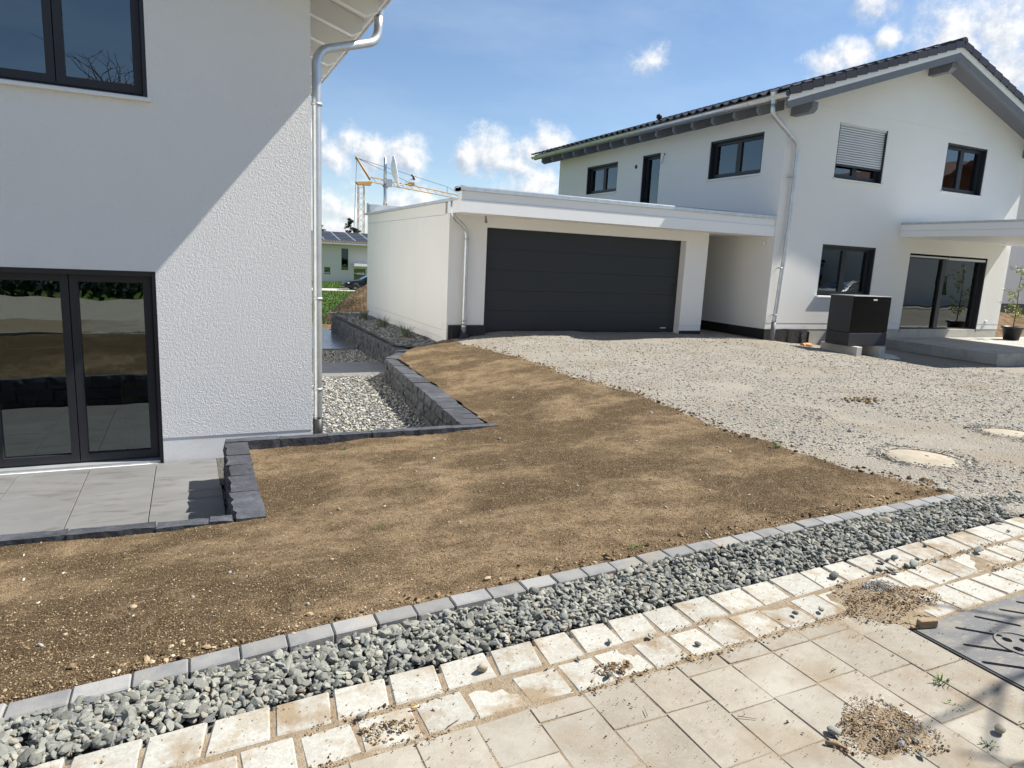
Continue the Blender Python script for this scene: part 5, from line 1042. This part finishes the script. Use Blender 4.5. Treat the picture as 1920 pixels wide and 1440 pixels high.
for i in range(9):
    for j in range(3):
        y0 = 84.75+j*2.15; x0 = 11.0+i*1.86+j*-.0
        mb = MB(); mb.hexa([(x0, y0, fz(y0)+.08), (x0+1.82, y0, fz(y0)+.08), (x0+1.82, y0+2.1, fz(y0+2.1)+.08), (x0, y0+2.1, fz(y0+2.1)+.08)], [(x0, y0, fz(y0)+.12), (x0+1.82, y0, fz(y0)+.12), (x0+1.82, y0+2.1, fz(y0+2.1)+.12), (x0, y0+2.1, fz(y0+2.1)+.12)]); sp = mb.build('solar_panel', 'solar', fh)
        rm = MB()
        for (a, b, c, d) in ((0, .06, 0, 2.1), (1.76, 1.82, 0, 2.1), (.06, 1.76, 0, .06), (.06, 1.76, 1.02, 1.06)):
            rm.hexa([(x0+a, y0+c, fz(y0+c)+.121), (x0+b, y0+c, fz(y0+c)+.121), (x0+b, y0+d, fz(y0+d)+.121), (x0+a, y0+d, fz(y0+d)+.121)], [(x0+a, y0+c, fz(y0+c)+.13), (x0+b, y0+c, fz(y0+c)+.13), (x0+b, y0+d, fz(y0+d)+.13), (x0+a, y0+d, fz(y0+d)+.13)])
        rm.build('panel_rim', 'solar_frame', sp)
child_fix(fh)
# parked cars
def make_car(name, label, paint, loc, rz):
    t = thing(name, label, 'car', loc, rz=rz)
    # stations along the length: x, half width, sill z, shoulder z, top z, half width at top
    st = [(-2.42, .62, .36, .52, .60, .50), (-2.36, .78, .26, .60, .70, .62), (-2.1, .88, .22, .68, .80, .70), (-1.5, .91, .22, .78, .90, .72), (-.95, .92, .22, .84, .965, .70), (-.75, .92, .22, .86, 1.02, .68), (.0, .92, .22, .88, 1.40, .56), (.55, .92, .22, .90, 1.45, .55), (1.2, .92, .22, .92, 1.40, .55), (2.0, .91, .22, .93, 1.10, .62), (2.3, .86, .28, .90, 1.02, .62), (2.42, .74, .38, .80, .92, .58)]
    vs = []; n = 8
    for x, w, a, b, c, wt in st: vs += [(x, -w*.9, a), (x, -w, a+.12), (x, -w, b), (x, -wt, c), (x, wt, c), (x, w, b), (x, w, a+.12), (x, w*.9, a)]
    fs = [(i*n+k, i*n+(k+1) % n, (i+1)*n+(k+1) % n, (i+1)*n+k) for i in range(len(st)-1) for k in range(n)]+[tuple(range(n-1, -1, -1)), tuple(range((len(st)-1)*n, len(st)*n))]
    b = MB(); b.add(vs, fs, True); body = b.build('body', paint, t); ss = body.modifiers.new('smooth', 'SUBSURF'); ss.levels = 1; ss.render_levels = 2
    for sy in (-1, 1):
        gm = MB(); gm.add([(-.62, sy*.905, .93), (1.75, sy*.90, .97), (1.25, sy*.62, 1.34), (.55, sy*.595, 1.385), (.05, sy*.61, 1.33)], [(0, 1, 2, 3, 4)]); gm.build('side_window', 'plastic_black', t)
        MB().tube([(-2.31, sy*.66, .60), (-2.0, sy*.84, .66)], [.06, .05], 8).build('headlight', 'lamp', t); MB().box(2.3, 2.40, sy*.55, sy*.84, .76, .88).build('tail_light', 'tile_red', t)
        MB().box(-.62, -.42, sy*.93, sy*1.08, .92, 1.03).build('mirror', paint, t)
    gm = MB(); gm.add([(-.80, -.62, 1.01), (-.80, .62, 1.01), (-.10, .55, 1.385), (-.10, -.55, 1.385)], [(0, 1, 2, 3)]); gm.build('windscreen', 'pane_blue', t)
    MB().box(-2.44, -2.36, -.45, .45, .34, .52).build('grille', 'plastic_black', t)
    for x in (-1.46, 1.42):
        for sy in (-1, 1):
            w = MB().lathe([(.20, -.10), (.33, -.10), (.345, -.06), (.345, .06), (.33, .10), (.20, .10)], 24); wh = w.build('wheel', 'tyre', t, 0, (x, sy*.83, .345), (PI/2, 0, 0))
            r = MB(); r.lathe([(.235, -.098*1), (.215, -.098), (.205, -.05), (.205, .05)], 24)
            for k in range(9):
                a = 2*PI*k/9; c, s_ = math.cos(a), math.sin(a); r.hexa([(c*.04-s_*.022, s_*.04+c*.022, -.085), (c*.04+s_*.022, s_*.04-c*.022, -.085), (c*.22+s_*.028, s_*.22-c*.028, -.092), (c*.22-s_*.028, s_*.22+c*.028, -.092)], [(c*.04-s_*.022, s_*.04+c*.022, -.06), (c*.04+s_*.022, s_*.04-c*.022, -.06), (c*.22+s_*.028, s_*.22-c*.028, -.06), (c*.22-s_*.028, s_*.22+c*.028, -.06)])
            r.lathe([(.001, -.10), (.05, -.10), (.06, -.07)], 12); rim = r.build('rim', 'silver', wh)
            if sy > 0: rim.rotation_euler = (PI, 0, 0)
    return t
make_car('parked_car', 'black car parked on the path in front of the distant house', 'car', (14.75, 62, -3.32), 0)
# tower crane, far behind
cr = thing('tower_crane', 'ochre tower crane with a long lattice jib behind the garage', 'crane', (33.7, 150, -4))
def lattice(mb, a, b, w0, w1, n, r, r2):
    a, b = Vector(a), Vector(b); d = (b-a).normalized(); up = Vector((0, 1, 0)) if abs(d.y) < .8 else Vector((0, 0, 1)); s_ = d.cross(up).normalized(); u = s_.cross(d)
    C = [[a+(b-a)*i/n+(s_*x+u*y)*(w0+(w1-w0)*i/n)/2 for x, y in ((-1, -1), (1, -1), (1, 1), (-1, 1))] for i in range(n+1)]
    for k in range(4): mb.tube([c[k] for c in C], r, 4, smooth=False)
    for i in range(n):
        for k in range(4):
            p, q = (C[i][k], C[i+1][(k+1) % 4]) if (i+k) % 2 else (C[i][(k+1) % 4], C[i+1][k]); mb.tube([p, q], r2, 3, False, False)
O = Vector((33.7, 150, -4)); L_ = lambda *p: Vector(p)-O
m_ = MB(); lattice(m_, L_(33.7, 150, -4), L_(33.7, 150, 14.2), 1.2, 1.2, 16, .07, .035); m_.build('mast', 'crane_r', cr)
JD = Vector((28.0, 22.0, 0.)); J = lambda t: Vector((35.4, 150, 15.55))+JD*t
m_ = MB(); lattice(m_, J(0)-O, J(1.25)-O, 1.0, .8, 26, .06, .032); m_.build('jib', 'crane_y', cr)
m_ = MB(); m_.hexa([L_(32.9, 149.4, 14.2), L_(35.6, 149.4, 14.2), L_(35.6, 150.6, 14.2), L_(32.9, 150.6, 14.2)], [L_(32.4, 149.5, 14.75), L_(36, 149.5, 15.1), L_(36, 150.5, 15.1), L_(32.4, 150.5, 14.75)]); m_.build('slewing_platform', 'crane_y', cr)
m_ = MB(); tip = Vector((32.72, 150, 19.6)); m_.tube([L_(35.6, 150, 15.4), tip-O], .22, 6); m_.lathe([(.001, -.3), (.32, -.3), (.32, .3), (.001, .3)], 8, tuple(tip-O)); m_.build('stay_mast', 'crane_y', cr)
m_ = MB(); top = J(.87)+Vector((0, 0, 1.9)); m_.tube([tip-O, top-O], .05, 4); m_.tube([top-O, J(1.15)-O], .05, 4); m_.tube([top-O, J(.87)-O], .06, 4); m_.tube([tip-O, J(.50)+Vector((0, 0, .6))-O], .05, 4); m_.tube([tip-O, L_(32.2, 150, 4.5), L_(32.0, 150, -3)], .05, 4); m_.build('stay_ropes', 'cable', cr)
tr = J(.16)+Vector((0, 0, -.7)); m_ = MB(); m_.hexa(*[[tr-O+Vector((x*(.7 if z > 0 else .35), y*.4, z)) for x, y in ((-1, -1), (1, -1), (1, 1), (-1, 1))] for z in (-.55, .15)]); m_.build('trolley', 'crane_y', cr)
hk = tr+Vector((0, 0, -4.0)); m_ = MB(); m_.tube([tr+Vector((-.3, 0, -.4))-O, hk+Vector((-.15, 0, 0))-O], .035, 4); m_.tube([tr+Vector((.3, 0, -.4))-O, hk+Vector((.15, 0, 0))-O], .035, 4); m_.build('hoist_rope', 'cable', cr)
m_ = MB(); m_.lathe([(.001, .45), (.45, .35), (.5, .1), (.15, -.45), (.001, -.5)], 8, tuple(hk-O)); m_.build('hook_block', 'crane_y', cr)
m_ = MB(); q = J(.42)+Vector((0, 0, .75)); m_.box(q.x-O.x-.9, q.x-O.x+.9, q.y-O.y-.5, q.y-O.y+.5, q.z-O.z-.3, q.z-O.z+.35); m_.build('winch', 'crane_y', cr)
# trees behind the far house
def conifer(lab, x, y, z, h, seed, group):
    t = thing('conifer_tree', lab, 'tree', (x, y, z), group); rr = random.Random(seed); MB().tube([(0, 0, 0), (0, 0, h)], [.25, .04], 6).build('trunk', 'bark', t); pts = []
    for k in range(46):
        zz = h*(.25+.75*rr.random()); L = (h-zz)*.36+.35; a = rr.uniform(0, 6.28)
        for q in range(34):
            u = rr.random()**.7; pts.append((math.cos(a)*L*u+rr.gauss(0, .10), math.sin(a)*L*u+rr.gauss(0, .10), zz-.22*L*u*u+.14*L*u+rr.gauss(0, .07)))
    leaf_cloud('crown', pts, .20, 'conifer', t, seed, .35)
conifer('taller dark conifer whose tip shows above the distant solar roof', 22.6, 108, -3.9, 8.9, 301, 'conifers behind the distant house')
conifer('lower broad conifer right of the taller one above the distant solar roof', 24.0, 109, -3.9, 7.6, 302, 'conifers behind the distant house')
conifer('dark conifer beside the downpipe above the distant solar roof', 18.1, 108, -3.9, 7.9, 303, 'conifers behind the distant house')
def bare_tree(name, lab, loc, h, seed, r0=.09, depth=5, leaves=0, spread=.55, group=None, tilt=(0, 0)):
    t = thing(name, lab, 'tree', loc, group); rr = random.Random(seed); tr_, br, lv = MB(), MB(), []
    def grow(p, d, L, r, k):
        q = p+d*L*.5+Vector((rr.gauss(0, .04), rr.gauss(0, .04), 0))*L; e = p+d*L+Vector((rr.gauss(0, .08), rr.gauss(0, .08), rr.gauss(.02, .05)))*L
        (tr_ if k == 0 else br).tube([p, q, e], [r, r*.88, r*.74], 7 if k < 2 else 5, smooth=True)
        if k >= depth:
            if leaves: lv.extend([e+Vector((rr.gauss(0, .12), rr.gauss(0, .12), rr.gauss(0, .12))) for _ in range(leaves)])
            return
        for _ in range(2 if k else 4):
            v = Vector((rr.gauss(0, 1), rr.gauss(0, 1), rr.gauss(.25, .6))).normalized(); grow(e if rr.random() < .7 else q, (d*(1-spread)+v*spread+Vector((0, 0, .08))).normalized(), L*rr.uniform(.62, .85), r*.70, k+1)
    grow(Vector((0, 0, -.1)), Vector((tilt[0], tilt[1], 1)).normalized(), h*.34, r0, 0)
    tr_.build('trunk', 'bark', t); br.build('branches', 'bark', t)
    if lv: leaf_cloud('crown', lv, .05, 'hedge', t, seed)
    return t
bare_tree('bare_tree', 'leafless small tree behind the distant house, left of the tall conifer', (20.4, 107, -3.9), 6.6, 311, .10, 5)
# ---- neighbouring house at the right edge
nh = thing('house', 'white neighbouring house with red roof at the right edge behind the entrance', 'house', (34, 17, -1.2))
Fn = Frame((25.5, 17.0), (1, 0), (0, -1)); NW = [(5.55, 7.1, 3.35, 4.45), (9, 10.6, 3.35, 4.45)]
wall_with_holes(Fn, 0, 16, -.80, 4.9, NW, .36).build('wall', 'render_fine', nh); MB().box(25.5, 41.5, 17.37, 27, -1.3, 4.85).build('wall', 'render_fine', nh)
MB().box(25.49, 41.5, 16.985, 17.36, -1.30, -.803).build('foundation_membrane', 'membrane', nh)
for a in NW: window(nh, Fn, *a)
rb = MB(); rb.prism([(16.2, 4.72), (22, 7.0), (27.8, 4.72), (27.8, 4.62), (22, 6.88), (16.2, 4.6)], 'x', 24.9, 42); rb.build('roof', 'tile_red', nh); MB().box(24.9, 42, 16.17, 16.198, 4.55, 4.75).build('eave_board', 'trim', nh)
child_fix(nh)
tag(grid_sheet('earth_bank', 22.2, 44, 12.42, 17.0, .16, lambda X, Y: np.interp(Y, [12.4, 13.6, 15.0, 16.9], [-1.85, -1.75, -1.45, -1.22])+(fbm(X*1.3, Y*1.3, 9)-.47)*.35, 'earth', smooth=False), kind='structure')

# ================================================================ ACROSS THE STREET (seen in the window panes; the tree throws its shadow on the paving)
def street_house(lab, x, y, w, d, eave, ridge, seed, turn=False):
    t = thing('house', lab, 'house', (x, y, -1.78)); MB().box(-w/2, w/2, -d/2, d/2, 0, eave).build('wall', 'render_fine', t)
    rf = MB()
    if turn: rf.prism([(-w/2-.7, eave-.15), (0, ridge), (w/2+.7, eave-.15), (w/2+.7, eave-.35), (0, ridge-.22), (-w/2-.7, eave-.35)], 'y', -d/2-.6, d/2+.6); rf.prism([(-w/2, eave), (w/2, eave), (0, ridge-.25)], 'y', -d/2+.01, d/2-.01)
    else: rf.prism([(-d/2-.7, eave-.15), (0, ridge), (d/2+.7, eave-.15), (d/2+.7, eave-.35), (0, ridge-.22), (-d/2-.7, eave-.35)], 'x', -w/2-.6, w/2+.6)
    rf.build('roof', 'tile_red', t)
    for k in range(3):
        for z in (.9, 3.6):
            m_ = MB().box(-w/2+1.2+k*(w-3.6)/2, -w/2+2.4+k*(w-3.6)/2, d/2-.02, d/2+.02, z, z+1.2); wi = m_.build('window', 'anthra', t); MB().box(-w/2+1.28+k*(w-3.6)/2, -w/2+2.32+k*(w-3.6)/2, d/2+.021, d/2+.03, z+.08, z+1.12).build('pane', 'pane_blue', wi)
    return t
street_house('red roofed house across the street, mirrored in the upper windows', 44, -9, 13, 11, 5.6, 9.2, 1, True)
street_house('red roofed house opposite the left house, mirrored in its upper window', -3, -18, 14, 10, 4.6, 8.2, 2)
g = np.random.default_rng(400); P0 = g.uniform(-22, 60, 26000); P = np.stack([P0, g.uniform(-8.1, -7.1, 26000), -1.75+g.uniform(0, 1, 26000)**.7*(1.5+(P0 > 12)*1.3)], -1); hd = leaf_cloud('hedge', P, .14, 'hedge', None, 400); tag(hd, 'clipped green hedge along the far side of the street', 'hedge')
make_car('parked_car', 'white car parked on the street, mirrored in the entrance door', 'car_white', (30, .6, -1.64), .1)
bare_tree('bare_tree', 'leafless tree across the street, mirrored in the left upper window', (-2.2, -11.5, -1.78), 9.0, 421, .075, 6)
bare_tree('bare_tree', 'second leafless tree across the street, left of the other one', (-6.5, -12.5, -1.78), 8.0, 422, .07, 6)
bare_tree('street_tree', 'leafless young tree at the street edge, throwing its branch shadows on the pavers', (7.75, -1.2, -1.62), 7.6, 415, .075, 5, 0, .50, None, (-.14, .08))
